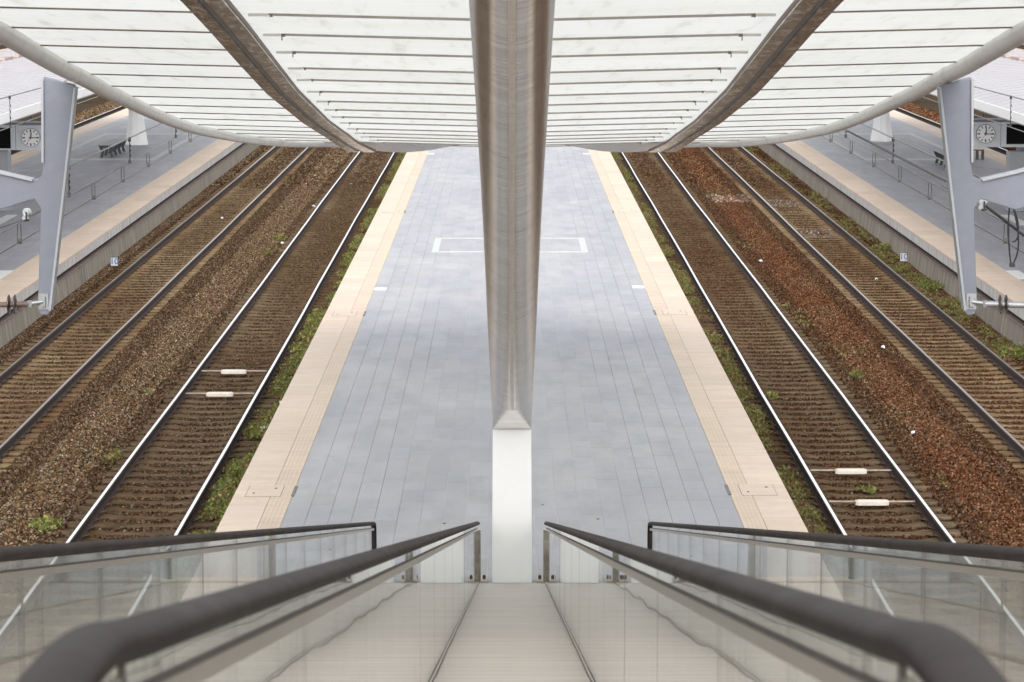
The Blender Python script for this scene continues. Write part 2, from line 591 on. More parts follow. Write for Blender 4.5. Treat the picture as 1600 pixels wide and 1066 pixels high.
def bedding():
    mb = MB()
    for sx_ in (-1, 1):
        xs = [3.86, 4.1, 4.45, 4.7, 5.54, 6.4, 6.9, 7.45, 8.0, 8.55, 9.36, 10.2, 10.6, 11.05]
        zs = [-.90, -.92, -.965, -.985, -.985, -.985, -.95, -.925, -.95, -.985, -.985, -.985, -.94, -.91]
        ys = list(np.arange(14, 221, 1.4))
        idx = {}
        for a, y in enumerate(ys):
            for b, (x, z) in enumerate(zip(xs, zs)):
                zz = z + .018 * noise.noise(Vector((x * 1.2 * sx_, y * .7, 3)))
                idx[a, b] = len(mb.v)
                mb.v.append((sx_ * x, y, zz))
        for a in range(len(ys) - 1):
            for b in range(len(xs) - 1):
                q = (idx[a, b], idx[a, b + 1], idx[a + 1, b + 1], idx[a + 1, b])
                if sx_ < 0: q = q[::-1]
                mb.f.append(q); mb.m.append(0)
    for sx_ in (-1, 1):
        xs = [18.9, 20.4, 22, 24, 28]
        for a, b in zip(xs, xs[1:]):
            mb.quad((sx_ * a, 40, -.975), (sx_ * b, 40, -.975), (sx_ * b, 300, -.975), (sx_ * a, 300, -.975))
    return mb.build('ballast_bed', 'ballast_bed', shear=True, smooth=True)
bed = tag(bedding(), kind='structure')

def scatter(name, src_obj, dmin, size, seed, mat):
    """stones scattered with geometry nodes over a copy of an area"""
    ng = bpy.data.node_groups.new(name, 'GeometryNodeTree')
    ng.interface.new_socket('Geometry', in_out='INPUT', socket_type='NodeSocketGeometry')
    ng.interface.new_socket('Geometry', in_out='OUTPUT', socket_type='NodeSocketGeometry')
    N, L = ng.nodes, ng.links
    gi, go = N.new('NodeGroupInput'), N.new('NodeGroupOutput')
    ds = N.new('GeometryNodeDistributePointsOnFaces')
    ds.inputs['Density'].default_value = dmin
    ds.inputs['Seed'].default_value = seed
    ico = N.new('GeometryNodeMeshIcoSphere')
    ico.inputs['Radius'].default_value = 1
    ico.inputs['Subdivisions'].default_value = 1
    sp = N.new('GeometryNodeSetPosition')
    nz = N.new('ShaderNodeTexNoise')
    nz.inputs['Scale'].default_value = 1.1 + seed * .1
    sub = N.new('ShaderNodeVectorMath'); sub.operation = 'SUBTRACT'
    sub.inputs[1].default_value = (.5, .5, .5)
    scl = N.new('ShaderNodeVectorMath'); scl.operation = 'SCALE'
    scl.inputs['Scale'].default_value = 2.2
    L.new(nz.outputs['Color'], sub.inputs[0]); L.new(sub.outputs[0], scl.inputs[0])
    L.new(ico.outputs['Mesh'], sp.inputs['Geometry']); L.new(scl.outputs[0], sp.inputs['Offset'])
    sm = N.new('GeometryNodeSetMaterial'); sm.inputs['Material'].default_value = M[mat]
    L.new(sp.outputs[0], sm.inputs['Geometry'])
    ins = N.new('GeometryNodeInstanceOnPoints')
    rr = N.new('FunctionNodeRandomValue'); rr.data_type = 'FLOAT_VECTOR'
    rr.inputs['Max'].default_value = (6.28, 6.28, 6.28)
    rs = N.new('FunctionNodeRandomValue'); rs.data_type = 'FLOAT_VECTOR'
    rs.inputs['Min'].default_value = (size * .55, size * .45, size * .35)
    rs.inputs['Max'].default_value = (size * 1.25, size * 1.0, size * .8)
    L.new(gi.outputs[0], ds.inputs['Mesh']); L.new(ds.outputs['Points'], ins.inputs['Points'])
    L.new(sm.outputs[0], ins.inputs['Instance'])
    L.new(rr.outputs[0], ins.inputs['Rotation']); L.new(rs.outputs[0], ins.inputs['Scale'])
    L.new(ins.outputs[0], go.inputs[0])
    md = src_obj.modifiers.new('scatter', 'NODES')
    md.node_group = ng

def area(rects, z=None):
    """strips following the bedding profile; rects: (x0,x1,y0,y1,z)"""
    mb = MB()
    for x0, x1, y0, y1, z in rects:
        mb.quad((x0, y0, z), (x1, y0, z), (x1, y1, z), (x0, y1, z))
    return mb
# stones between and outside the tracks
r1, r2 = [], []
for s in (-1, 1):
    for (a, b, z) in ((3.86, 4.35, -.925), (6.62, 7.1, -.935), (7.1, 7.8, -.92), (7.8, 8.34, -.935), (10.52, 11.0, -.93)):
        x0, x1 = sorted((s * a, s * b))
        r1.append((x0, x1, 31, 105, z)); r2.append((x0, x1, 105, 175, z))
    for (a, b, z) in ((4.35, 6.62, -.985), (8.34, 10.52, -.985)):
        x0, x1 = sorted((s * a, s * b))
        r1.append((x0, x1, 31, 105, z)); r2.append((x0, x1, 105, 175, z))
o = area(r1).build('ballast_stones', 'ballast_stone', shear=True, fixn=False)
tag(o, kind='stuff'); scatter('stones_near', o, 500, .029, 1, 'ballast_stone')
o = area(r2).build('ballast_stones', 'ballast_stone', shear=True, fixn=False)
tag(o, kind='stuff'); scatter('stones_far', o, 120, .05, 2, 'ballast_stone')
mt = M['ballast_stone'].copy(); mt.name = 'pale_ballast'; M['pale_ballast'] = mt
_b = [q for q in mt.node_tree.nodes if q.type == 'VALTORGB' and len(q.color_ramp.elements) > 5][0]
for e in _b.color_ramp.elements:
    c = e.color; m_ = sum(c[:3]) / 3 * 1.8 + .12; e.color = (m_ * 1.03, m_, m_ * .95, 1)
o = area([(6.9, 8.4, 98, 101, -.90), (8.7, 10.0, 86, 89, -.955), (8.75, 9.9, 97, 99.5, -.955)]).build('pale_stones', 'pale_ballast', shear=True, fixn=False)
tag(o, kind='stuff'); scatter('stones_pale', o, 45, .045, 5, 'pale_ballast')
o = area([(-23, -18.95, 90, 230, -.97), (18.95, 23, 90, 230, -.97)]).build('ballast_stones', 'ballast_stone', shear=True, fixn=False)
tag(o, kind='stuff'); scatter('stones_side', o, 60, .06, 3, 'ballast_stone')

# ================================================================== TRACKS
def rail_mesh(x, y0, y1, bright, parent):
    mb = MB()
    h = -.76
    prof = [(-.036, h - .038), (-.036, h - .010), (-.023, h), (.023, h), (.036, h - .010), (.036, h - .038), (.009, h - .052),
            (.009, h - .135), (.07, h - .155), (.07, h - .168), (-.07, h - .168), (-.07, h - .155), (-.009, h - .135), (-.009, h - .052)]
    k = len(prof)
    ys = list(np.arange(y0, y1 + .1, 6.0))
    for a, y in enumerate(ys):
        wob = .012 * math.sin(y * .11 + x) + .006 * math.sin(y * .37 + 2 * x)
        for u, w in prof:
            mb.v.append((x + u + wob, y, w))
    for a in range(len(ys) - 1):
        for q in range(k):
            q2 = (q + 1) % k
            mb.f.append((a * k + q, a * k + q2, (a + 1) * k + q2, (a + 1) * k + q))
            mb.m.append(1 if q == 2 else 0)
    return mb.build('rail', ['rail_rust', 'rail_head_bright' if bright else 'rail_head_dull'], parent, shear=True)

def sleeper_proto():
    mb = MB()
    # twin-humped concrete sleeper: raised rail seats, lower narrower middle
    xs = [-1.28, -1.26, -1.0, -.55, -.35, .35, .55, 1.0, 1.26, 1.28]
    hs_ = [-.03, 0, .0, .0, -.028, -.028, 0, 0, 0, -.03]
    ws = [.12, .125, .13, .125, .105, .105, .125, .13, .125, .12]
    for x, hh, w in zip(xs, hs_, ws):
        mb.v += [(x, -w - .02, -.13), (x, -w, hh - .012), (x, -w + .02, hh), (x, w - .02, hh), (x, w, hh - .012), (x, w + .02, -.13)]
    for a in range(len(xs) - 1):
        for q in range(5):
            mb.f.append((a * 6 + q, a * 6 + q + 1, (a + 1) * 6 + q + 1, (a + 1) * 6 + q)); mb.m.append(0)
    mb.f.append(tuple(range(5, -1, -1))); mb.m.append(0)
    e = (len(xs) - 1) * 6
    mb.f.append(tuple(range(e, e + 6))); mb.m.append(0)
    return mb

sleeper_me = None
def track(cx, y0, y1, label, bright, clips=True, rails=None):
    global sleeper_me
    t = thing('railway_track', label, 'railway track', (cx, y0, -.93), 'railway tracks between the platforms')
    for rx in rails or (cx - .74, cx + .74):
        rail_mesh(rx, y0, y1, bright, t)
    y = y0 + .3
    cl = MB()
    first = None
    k = 0
    while y < y1 and k < 298:
        z = -.935 + rnd.uniform(-.004, .004)
        if sleeper_me is None:
            o = sleeper_proto().build('sleeper', 'sleeper_concrete')
            sleeper_me = o.data
            o.parent = t
        else:
            o = bpy.data.objects.new('sleeper', sleeper_me)
            COL.objects.link(o)
            o.parent = t
        o.location = Vector((cx + shx(y) + rnd.uniform(-.02, .02), y, z)) - t.location
        o.rotation_euler = (0, 0, rnd.uniform(-.006, .006))
        if clips:
            for rx in rails or (cx - .74, cx + .74):
                for sd_ in (-1, 1):
                    x = rx + sd_ * .105
                    xi = rx + sd_ * .045
                    # bent spring clip: an arch standing beside the rail foot
                    for dy in (-.05,):
                        cl.tube([(xi, y + dy, -.905), (x, y + dy - .01, -.875), (x + sd_ * .045, y, -.865), (x, y + .05, -.875), (xi, y + .06, -.905)], .011, 4, caps=False)
        y += .6
        k += 1
    if clips:
        c = cl.build('rail_clip', 'clip_steel', t, shear=True, fixn=False)
        c['kind'] = 'stuff'
    return t
track(-5.54, 30, 178, 'shiny-railed track just left of the central platform, with two small pale boxes between its rails', True, rails=(-6.28, -4.81))
track(5.54, 30, 178, 'shiny-railed track just right of the central platform, with two small pale boxes between its rails', True, rails=(4.79, 6.28))
track(-9.38, 44, 178, 'duller railed track along the concrete wall of the far left platform', False, rails=(-10.1, -8.63))
track(9.38, 44, 178, 'duller railed track along the weedy concrete wall of the far right platform', False, rails=(8.64, 10.1))
track(-20.4, 90, 250, 'distant track beyond the left side platform, seen under the canopy tube', True, clips=False)
track(20.4, 90, 250, 'distant track beyond the right side platform, seen under the canopy tube', True, clips=False)

# ================================================================== PLATFORMS
def platform_center():
    base = MB()
    # body
    base.box(-3.82, 3.82, 8, 220, -1.05, -.30, 1)
    base.box(-3.87, 3.87, 8, 220, -.30, -.0045, 0)
    p = base.build('platform', ['joint_mortar', 'concrete_wall'], shear=True)
    tag(p, kind='structure')
    tiles = []
    w = 6.12 / 20
    slots = {}
    for c in range(20):
        x0 = -3.06 + c * w
        y = 8 + rnd.random() * .9
        seq = rnd.choice([(.9,), (.9, .6), (.6, .9, 1.2)])
        k = 0
        while y < 178:
            ln = rnd.choice((.6, .9, .9, 1.2))
            tiles.append((x0, x0 + w, y, y + ln))
            y += ln
            k += 1
    # pale inlay frame and white markers are separate, tiles make room by sitting lower (4 mm)
    vis = sorted([t for t in tiles if t[2] > 33.9], key=lambda t: t[2])
    near, rest = vis[:296], vis[296:] + [t for t in tiles if t[2] <= 33.9]
    def tint(x, y):
        v = rnd.gauss(1, .042)
        return (v * rnd.uniform(.97, 1.02), v, v * rnd.uniform(.98, 1.04))
    jw = .0022
    for x0, x1, y0, y1 in near:
        mb = MB()
        dz = rnd.uniform(-.0015, .0015)
        mb.slab(x0 + jw, x1 - jw, y0 + jw, y1 - jw, -.045, dz, .004)
        mb.build('paving_tile', 'paving_stone', p, shear=True, tint=tint(x0, y0), fixn=False)
    mb = MB(); ti = []
    for x0, x1, y0, y1 in rest:
        dz = rnd.uniform(-.0015, .0015)
        mb.slab(x0 + jw, x1 - jw, y0 + jw, y1 - jw, -.045, dz, .004)
        ti += [tint(x0, y0)] * 9
    o = mb.build('paving_tile', 'paving_stone', p, shear=True, tint=ti, fixn=False)
    o['kind'] = 'stuff'
    edge_slabs(p, -3.885, -3.06, 1, 8, 178, 1.2)
    edge_slabs(p, 3.06, 3.885, -1, 8, 178, 1.2)
    return p

def edge_slabs(p, xa, xb, inner, y0, y1, ln):
    """cream slabs: broad plain slab at the edge, ribbed tactile slab beside the paving (inner=+1: paving is to the right)"""
    wt = .30
    if inner > 0:
        pl, tc = (xa, xb - wt), (xb - wt, xb)
    else:
        pl, tc = (xa + wt, xb), (xa, xa + wt)
    y = y0
    n_ = 0
    while y < y1:
        v = rnd.gauss(1, .035)
        t = (v, v * rnd.uniform(.98, 1.0), v * rnd.uniform(.95, 1.0))
        mb = MB()
        mb.slab(pl[0] + .003, pl[1] - .003, y + .003, y + ln - .003, -.045, .002 + rnd.uniform(-.001, .001), .003)
        # kerb nose hanging over the edge
        if y < 130:
            mb.build('edge_slab', 'cream_stone', p, shear=True, tint=t, fixn=False)
        else:
            mb.build('edge_slab', 'cream_stone', p, shear=True, tint=t, fixn=False)
        if y < 130:
            mb = MB()
            a, b = tc[0] + .003, tc[1] - .003
            k = 5
            step = (b - a) / k
            for q in range(k):
                mb.slab(a + q * step + .0022, a + (q + 1) * step - .0022, y + .003, y + ln - .003, -.01, .003, .003)
            mb.box(a, b, y + .003, y + ln - .003, -.045, -.001, bottom=False)
            v = rnd.gauss(.97, .03)
            mb.build('tactile_slab', 'cream_stone', p, shear=True, tint=(v, v * .985, v * .94), fixn=False)
        else:
            mb = MB()
            mb.slab(tc[0] + .003, tc[1] - .003, y + .003, y + ln - .003, -.045, .002, .003)
            mb.build('tactile_slab', 'cream_stone', p, shear=True, tint=t, fixn=False)
        y += ln
        n_ += 1
PC = platform_center()

def frame_inlay(p, x0, x1, y0, y1, w, wy):
    for (a, b, c, d) in ((x0, x0 + w, y0, y1), (x1 - w, x1, y0, y1), (x0 + w + .002, x1 - w - .002, y0, y0 + wy), (x0 + w + .002, x1 - w - .002, y1 - wy, y1)):
        mb = MB()
        mb.box(a, b, c, d, -.04, .006)
        mb.build('pale_inlay_strip', 'inlay_pale', p, shear=True)
frame_inlay(PC, -1.97, 2.0, 72.7, 76.4, .17, .17)
for (x, y) in ((-2.92, 64.6), (2.92, 65.0), (-2.95, 109), (2.95, 109)):
    mb = MB()
    mb.box(x - .135, x + .135, y - .22, y + .22, -.04, .007)
    mb.build('white_marker_tile', 'paint_white_mark', PC, shear=True)
def hatch(x, y, s=1):
    mb = MB()
    # dark seam frame and lid
    mb.box(x - .25, x + .25, y - .42, y + .42, -.03, .0045, 1)
    mb.slab(x - .243, x + .243, y - .412, y + .412, -.03, .0075, .002, 0)
    mb.box(x - .16, x - .13, y - .2, y - .14, .0, .011, 1)
    mb.box(x + .12, x + .16, y + .16, y + .22, .0, .011, 1)
    mb.build('access_cover', ['cream_stone', 'seal_dark'], PC, shear=True, tint=(1, .99, .97))
    # rubber plug in the joint beside it
    m2 = MB()
    xx = s * 3.055
    m2.box(xx - .022, xx + .022, y - .38, y + .38, -.02, .008)
    m2.build('joint_plug', 'black_plastic', PC, shear=True)
for x, y, s in ((-3.47, 39.9, -1), (3.47, 40.0, 1), (-3.47, 60.1, -1), (3.47, 60.3, 1), (-3.47, 84.3, -1), (3.47, 84.3, 1)):
    hatch(x, y, s)
for (x, y) in ((-.9, 37.6), (1.15, 37.9), (.42, 38.9), (1.05, 35.5), (-1.0, 35.9)):
    mb = MB(); mb.tube([(x, y, -.01), (x, y, .006)], .02, 8)
    mb.build('drain_stud', 'black_plastic', PC)

def side_platform(s):
    y0, y1 = 40, 220
    mb = MB()
    X = lambda a: s * a
    def bx(a, b, *r, **k):
        q0, q1 = sorted((s * a, s * b))
        mb.box(q0, q1, *r, **k)
    bx(11.14, 18.55, y0, y1, -1.05, -.28, m=2)          # recess body, blackened to paint the shadow under the slab
    bx(11.02, 18.68, y0, y1, -.27, -.0045, m=0)
    p = mb.build('platform', ['joint_mortar', 'white_face', 'gap_shadow'], shear=True)
    tag(p, kind='structure')
    # white painted edge face in lengths, concrete wall panels below
    y = y0
    while y < y1:
        ln = 2.4
        m1 = MB(); q0, q1 = sorted((s * 10.99, s * 11.02))
        m1.box(q0, q1, y + .004, y + ln - .004, -.27, -.048)
        m1.build('edge_face', 'white_face', p, shear=True)
        m2 = MB()
        if s < 0:
            q = [(-11.02, -.46), (-10.95, -1.04), (-11.13, -1.04), (-11.13, -.44), (-11.03, -.44)]
        else:
            q = [(11.02, -.46), (10.95, -1.04), (11.13, -1.04), (11.13, -.44), (11.03, -.44)]
        m2.prism(q, 'y', y + .006, y + ln - .006, 0)
        m2.build('wall_panel', 'concrete_wall', p, shear=True)
        m3 = MB(); q0, q1 = sorted((s * 10.99, s * 11.14))
        m3.box(q0, q1, y + .006, y + ln - .006, -.438, -.428)
        m3.build('wall_cap', 'wall_cap', p, shear=True)
        y += ln
    mb = MB(); ti = []
    w = 5.94 / 20
    for c in range(20):
        x = 11.86 + c * w
        y = y0 + rnd.random() * .9
        while y < 150:
            ln = rnd.choice((.9, 1.2))
            q0, q1 = sorted((s * (x + .004), s * (x + w - .004)))
            mb.slab(q0, q1, y + .004, y + ln - .004, -.045, rnd.uniform(-.001, .001), .003)
            v = rnd.gauss(1, .04)
            ti += [(v, v, v * 1.01)] * 9
            y += ln
    o = mb.build('paving_tile', 'paving_stone', p, shear=True, tint=ti, fixn=False)
    o['kind'] = 'stuff'
    xa, xb = sorted((s * 10.98, s * 11.86))
    edge_slabs(p, xa, xb, 1 if s > 0 else -1, 46, 150, 1.2)
    xa, xb = sorted((s * 17.8, s * 18.7))
    edge_slabs(p, xa, xb, -1 if s > 0 else 1, 70, 160, 2.4)
    # pale frame inlay round the white pier
    for (a, b, c, d) in ((-2.0, -1.8, 105.5, 121.5), (1.8, 2.0, 105.5, 121.5), (-1.798, 1.798, 105.5, 106.4), (-1.798, 1.798, 120.6, 121.5)):
        m1 = MB(); m1.box(s * 15.0 + a, s * 15.0 + b, c, d, -.04, .006)
        m1.build('pale_inlay_strip', 'inlay_pale', p, shear=True)
    m1 = MB(); m1.box(s * 14.4 - .16, s * 14.4 + .16, 80.0, 83.2, -.04, .007)
    m1.build('white_marker_tile', 'paint_white_mark', p, shear=True)
    m1 = MB(); m1.box(s * 12.0 - .16, s * 12.0 + .16, 66.6, 68.4, -.04, .007)
    m1.build('white_marker_tile', 'paint_white_mark', p, shear=True)
    return p
side_platform(-1)
side_platform(1)

# ================================================================== RAMP, FLOOR, BALUSTRADES
TA = math.tan(R(11.05))
Y_F, Y_T = 33.9, 3.0
def zf(y):
    return (Y_F - max(min(y, Y_F), Y_T)) * TA
def sloped_box(mb, x0, x1, y0, y1, d0, d1, m=0):
    """box following the ramp between heights d0..d1 above the ramp floor"""
    mb.hexa([(x0, y0, zf(y0) + d0), (x1, y0, zf(y0) + d0), (x1, y1, zf(y1) + d0), (x0, y1, zf(y1) + d0),
             (x0, y0, zf(y0) + d1), (x1, y0, zf(y0) + d1), (x1, y1, zf(y1) + d1), (x0, y1, zf(y1) + d1)], m)
rb = MB()
rb.hexa([(-1.78, Y_T, zf(Y_T) - .5), (1.78, Y_T, zf(Y_T) - .5), (1.78, Y_F - .5, .005), (-1.78, Y_F - .5, .005),
         (-1.78, Y_T, zf(Y_T) - .03), (1.78, Y_T, zf(Y_T) - .03), (1.78, Y_F - .5, zf(Y_F - .5) - .03), (-1.78, Y_F - .5, zf(Y_F - .5) - .03)], 0)
ramp = rb.build('ramp', ['seal_dark'])
tag(ramp, kind='structure')
ys = [33.9, 31.5, 28.1, 24.7, 21.3, 17.9, 14.5, 11.1, 7.7, 4.3, 3.0]
for (xa, xb) in ((-1.78, -.437), (-.40, .40), (.437, 1.78)):
    for a, b in zip(ys[1:], ys):
        mb = MB()
        y0, y1 = a + .004, b - .004
        x0, x1 = xa + .002, xb - .002
        mb.hexa([(x0, y0, zf(y0) - .03), (x1, y0, zf(y0) - .03), (x1, y1, zf(y1) - .03 if y1 < 33 else .004), (x0, y1, zf(y1) - .03 if y1 < 33 else .004),
                 (x0, y0, zf(y0)), (x1, y0, zf(y0)), (x1, y1, zf(y1) + .008), (x0, y1, zf(y1) + .008)])
        v = rnd.gauss(1, .015)
        mb.build('ramp_slab', 'beige_stone', ramp, tint=(v, v, v * .995))
for yj in (31.5, 28.1, 24.7, 21.3, 17.9, 14.5):
    for (xa, xb) in ((-1.78, -.437), (-.40, .40), (.437, 1.78)):
        mb = MB(); sloped_box(mb, xa + .002, xb - .002, yj - .004, yj + .004, -.03, .005)
        mb.build('slab_seam', 'seal_soft', ramp)
# end trim at the foot
for xa, xb in ((-1.78, -.3), (.3, 1.78)):
    mb = MB(); mb.box(xa, xb, 33.91, 34.12, .004, .035); mb.build('foot_trim', 'beige_stone', ramp, tint=(1, 1, 1))
db = MB()
db.box(-3.2, 3.2, -8, 2.99, 5.6, 6.03)
deck = tag(db.build('upper_floor', 'deck_stone'), kind='structure')

def balustrade(x, label, outer):
    t = thing('glass_balustrade', label, 'balustrade', (x, Y_F, 0))
    side = 1 if x > 0 else -1
    # handrail
    zt = lambda y: (33.9 - y) * TA + .76 - .022
    rr_ = .036
    pts = []
    ztop = zt(2.75)
    if outer:
        pts += [(x, 33.93, .05), (x, 33.93, .35), (x, 33.93, zt(33.9) - .12), (x, 33.90, zt(33.9) - .045), (x, 33.8, zt(33.8) - .006)]
    else:
        pts += [(x, 33.88, zt(33.88))]
    for y in np.arange(33.5, 3.2, -1.0):
        pts.append((x, y, zt(y)))
    pts += [(x, 3.05, zt(3.05)), (x, 2.8, ztop - .008), (x, 2.55, ztop + .012), (x, 2.2, ztop + .02), (x, 1, ztop + .02), (x, -4, ztop + .02)]
    mb = MB(); mb.tube(smooth_pts(pts, 5), rr_, 20, squash=.66)
    h = mb.build('handrail', 'dark_rubber', t, smooth=True, fixn=False)
    # end cap
    # rail profile below the handrail: bright strip, dark groove, bright band
    mb = MB()
    def prof(y0, y1):
        for (d0, d1, w, m) in ((-.060, -.052, .009, 1), (-.086, -.060, .013, 0)):
            mb.hexa([(x - w, y0, zt(y0) + d0), (x + w, y0, zt(y0) + d0), (x + w, y1, zt(y1) + d0), (x - w, y1, zt(y1) + d0),
                     (x - w, y0, zt(y0) + d1), (x + w, y0, zt(y0) + d1), (x + w, y1, zt(y1) + d1), (x - w, y1, zt(y1) + d1)], m)
    prof(2.75, 33.86)
    for (d0, d1, w, m) in ((-.060, -.052, .009, 1), (-.086, -.060, .013, 0)):
        mb.box(x - w, x + w, -4, 2.72, ztop + .02 + d0, ztop + .02 + d1, m)
    mb.build('rail_profile', ['satin_steel', 'seal_dark'], t)
    # base shoe
    mb = MB()
    sloped_box(mb, x - .017, x - .009, 3.0, 33.88, -.02, .02, 1)
    sloped_box(mb, x + .009, x + .017, 3.0, 33.88, -.02, .02, 1)
    sloped_box(mb, x - .009, x + .009, 3.0, 33.88, -.02, .006, 0)
    mb.build('base_shoe', ['seal_dark', 'satin_steel'], t)
    # glass panes, each with a tiny misalignment
    L = 1.87 if outer else 2.35
    y1 = 33.86
    while y1 > 3.2:
        y0 = max(y1 - L, 3.02)
        mb = MB()
        e = .004
        a, b = y0 + e, y1 - e
        tw = rnd.uniform(-1, 1) * .0006
        w = .006
        mb.hexa([(x - w - tw, a, zf(a) + .008), (x + w - tw, a, zf(a) + .008), (x + w + tw, b, zf(b) + .008), (x - w + tw, b, zf(b) + .008),
                 (x - w - tw, a, zt(a) - .024), (x + w - tw, a, zt(a) - .024), (x + w + tw, b, zt(b) - .024), (x - w + tw, b, zt(b) - .024)])
        mb.build('glass_pane', 'balustrade_glass' if outer else 'inner_glass', t)
        if y1 < 33 and L > 1 or outer:
            mb = MB()
            mb.hexa([(x - .004, y0 - .0035, zf(y0) + .01), (x + .004, y0 - .0035, zf(y0) + .01), (x + .004, y0 + .0035, zf(y0) + .01), (x - .004, y0 + .0035, zf(y0) + .01),
                     (x - .004, y0 - .0035, zt(y0) - .026), (x + .004, y0 - .0035, zt(y0) - .026), (x + .004, y0 + .0035, zt(y0) - .026), (x - .004, y0 + .0035, zt(y0) - .026)])
            mb.build('pane_seal', 'seal_dark', t)
        y1 = y0
    mb = MB(); mb.box(x - .006, x + .006, -4, 2.98, 6.04, ztop - .08); mb.build('glass_pane', 'balustrade_glass', t)
    # end post
    if not outer:
        mb = MB()
        mb.box(x - .045, x - .006, 33.885, 33.93, .03, .66, 0)
        mb.box(x - .006, x + .006, 33.895, 33.92, .03, .66, 1)
        mb.box(x + .006, x + .045, 33.885, 33.93, .03, .66, 0)
        mb.build('end_post', ['post_steel', 'seal_dark'], t)
        mb = MB(); mb.tube([(x, 33.86, zt(33.86) ), (x, 33.94, zt(33.9) - .008)], [.037, .037], 12, squash=.68); mb.build('end_cap', 'black_plastic', t)
    else:
        for yy in (19.5, 13.8):
            mb = MB()
            xo = x + side * .035
            mb.box(xo - .022, xo + .022, yy - .03, yy + .03, zf(yy) - .1, zt(yy) - .05)
            mb.box(xo + side * .05 - .014, xo + side * .05 + .014, yy - .02, yy + .02, zf(yy) - .1, zt(yy) - .02)
            mb.box(xo - .03, xo + .07 * side + .01, yy - .045, yy + .045, zt(yy) - .055, zt(yy) - .035)
            mb.build('steel_post', 'post_steel', t)
        # inner and outer steel stringer below the glass
        mb = MB(); sloped_box(mb, *sorted((x + side * .14, x + side * .16)), 3.0, 33.3, -.42, -.01, 0)
        mb.build('stringer', 'white_paint', t)
    return t
balustrade(-1.66, 'outermost left glass balustrade of the ramp, ending in a black downturned rail', True)
balustrade(-.42, 'glass balustrade with brown handrail, left of the narrow central ramp lane', False)
balustrade(.42, 'glass balustrade with brown handrail, right of the narrow central ramp lane', False)
balustrade(1.66, 'outermost right glass balustrade of the ramp, ending in a black downturned rail', True)
for i, (x, lab) in enumerate(((-.335, 'small dark floor stop left of the white post foot'), (.335, 'small dark floor stop right of the white post foot'))):
    mb = MB()
    mb.prism([(x - .02, .036), (x + .02, .036), (x + .02, .07), (x + .01, .084), (x - .01, .084), (x - .02, .07)], 'y', 34.0, 34.04)
    o = mb.build('floor_stop', 'insulator_brown')
    tag(o, lab, 'floor stop')

# ================================================================== SUPPORT POST AND STEEL SPINE TUBE
mb = MB()
mb.hexa([(-.241, 33.93, .0), (.241, 33.93, .0), (.241, 34.4, .0), (-.241, 34.4, .0),
         (-.231, 34.02, 1.86), (.231, 34.02, 1.86), (.231, 34.4, 1.86), (-.231, 34.4, 1.86)])
o = mb.build('support_post', 'white_paint', loc=(0, 34.15, 0), bevel=.008)
tag(o, 'square white post at the foot of the ramp carrying the leaning steel tube', 'post')

tube_t = thing('steel_spine_tube', 'thick brushed stainless steel tube leaning down over the ramp onto the square white post', 'steel tube', (0, 34.15, 1.87))
ctr = smooth_pts([(0, 32.3, 2.60), (0, 31.3, 2.90), (0, 28.19, 3.80), (0, 24.68, 4.93), (0, 21.31, 5.91), (0, 17.98, 6.75), (0, 15.4, 7.36), (0, 13.2, 7.85)], 8)
ctr = [Vector(c) for c in ctr]
# arc length & frames
SEG = 64
RT = .237
def ring(c, t, square=0.0, r=RT):
    a = Vector((1, 0, 0)); b = a.cross(t).normalized()
    out = []
    for j in range(SEG):
        an = 2 * math.pi * (j + .5) / SEG
        ca, sa = math.cos(an), math.sin(an)
        k = max(abs(ca), abs(sa))
        rr2 = r * ((1 - square) + square / k)
        out.append(c + a * ca * rr2 + b * sa * rr2)
    return out
rings = []
L = 0
for i, c in enumerate(ctr):
    t = (ctr[min(i + 1, len(ctr) - 1)] - ctr[max(i - 1, 0)]).normalized()
    if i: L += (c - ctr[i - 1]).length
    rings.append((L, c, t))
def tube_segment(i0, i1):
    me_v, me_f, uvs = [], [], []
    for k in range(i0, i1 + 1):
        Lk, c, t = rings[k]
        off = .004 if k == i0 else (-.004 if k == i1 else 0)
        me_v += [tuple(q) for q in ring(c + t * off, t)]
    mb = MB()
    mb.v = me_v
    for k in range(i1 - i0):
        for j in range(SEG):
            j2 = (j + 1) % SEG
            mb.f.append((k * SEG + j, k * SEG + j2, (k + 1) * SEG + j2, (k + 1) * SEG + j)); mb.m.append(0)
            u0, u1 = j / SEG, (j + 1) / SEG
            v0, v1 = rings[i0 + k][0], rings[i0 + k + 1][0]
            mb.uv[len(mb.f) - 1] = [(u0, v0), (u1, v0), (u1, v1), (u0, v1)]
    mb.build('tube_segment', 'brushed_steel', tube_t, smooth=True, fixn=False)
cuts = [0, 8, 15, 22, 29, 36, 43, len(ctr) - 1]
for a, b in zip(cuts, cuts[1:]):
    tube_segment(a, b)
# weld bead along the underside, broadened and pale to paint the tube's highlight stripe
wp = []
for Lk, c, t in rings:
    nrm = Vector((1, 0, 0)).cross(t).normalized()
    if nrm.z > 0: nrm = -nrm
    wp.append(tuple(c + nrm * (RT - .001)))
mb = MB(); mb.tube(wp, .019, 8, squash=.16); mb.build('weld_highlight', 'weld_highlight_paint', tube_t, smooth=True, fixn=False)
# inner sleeve visible in the weld grooves
mb = MB(); mb.tube([tuple(c) for c in ctr], RT - .004, 48); mb.build('tube_core', 'rail_rust', tube_t, smooth=True, fixn=False)
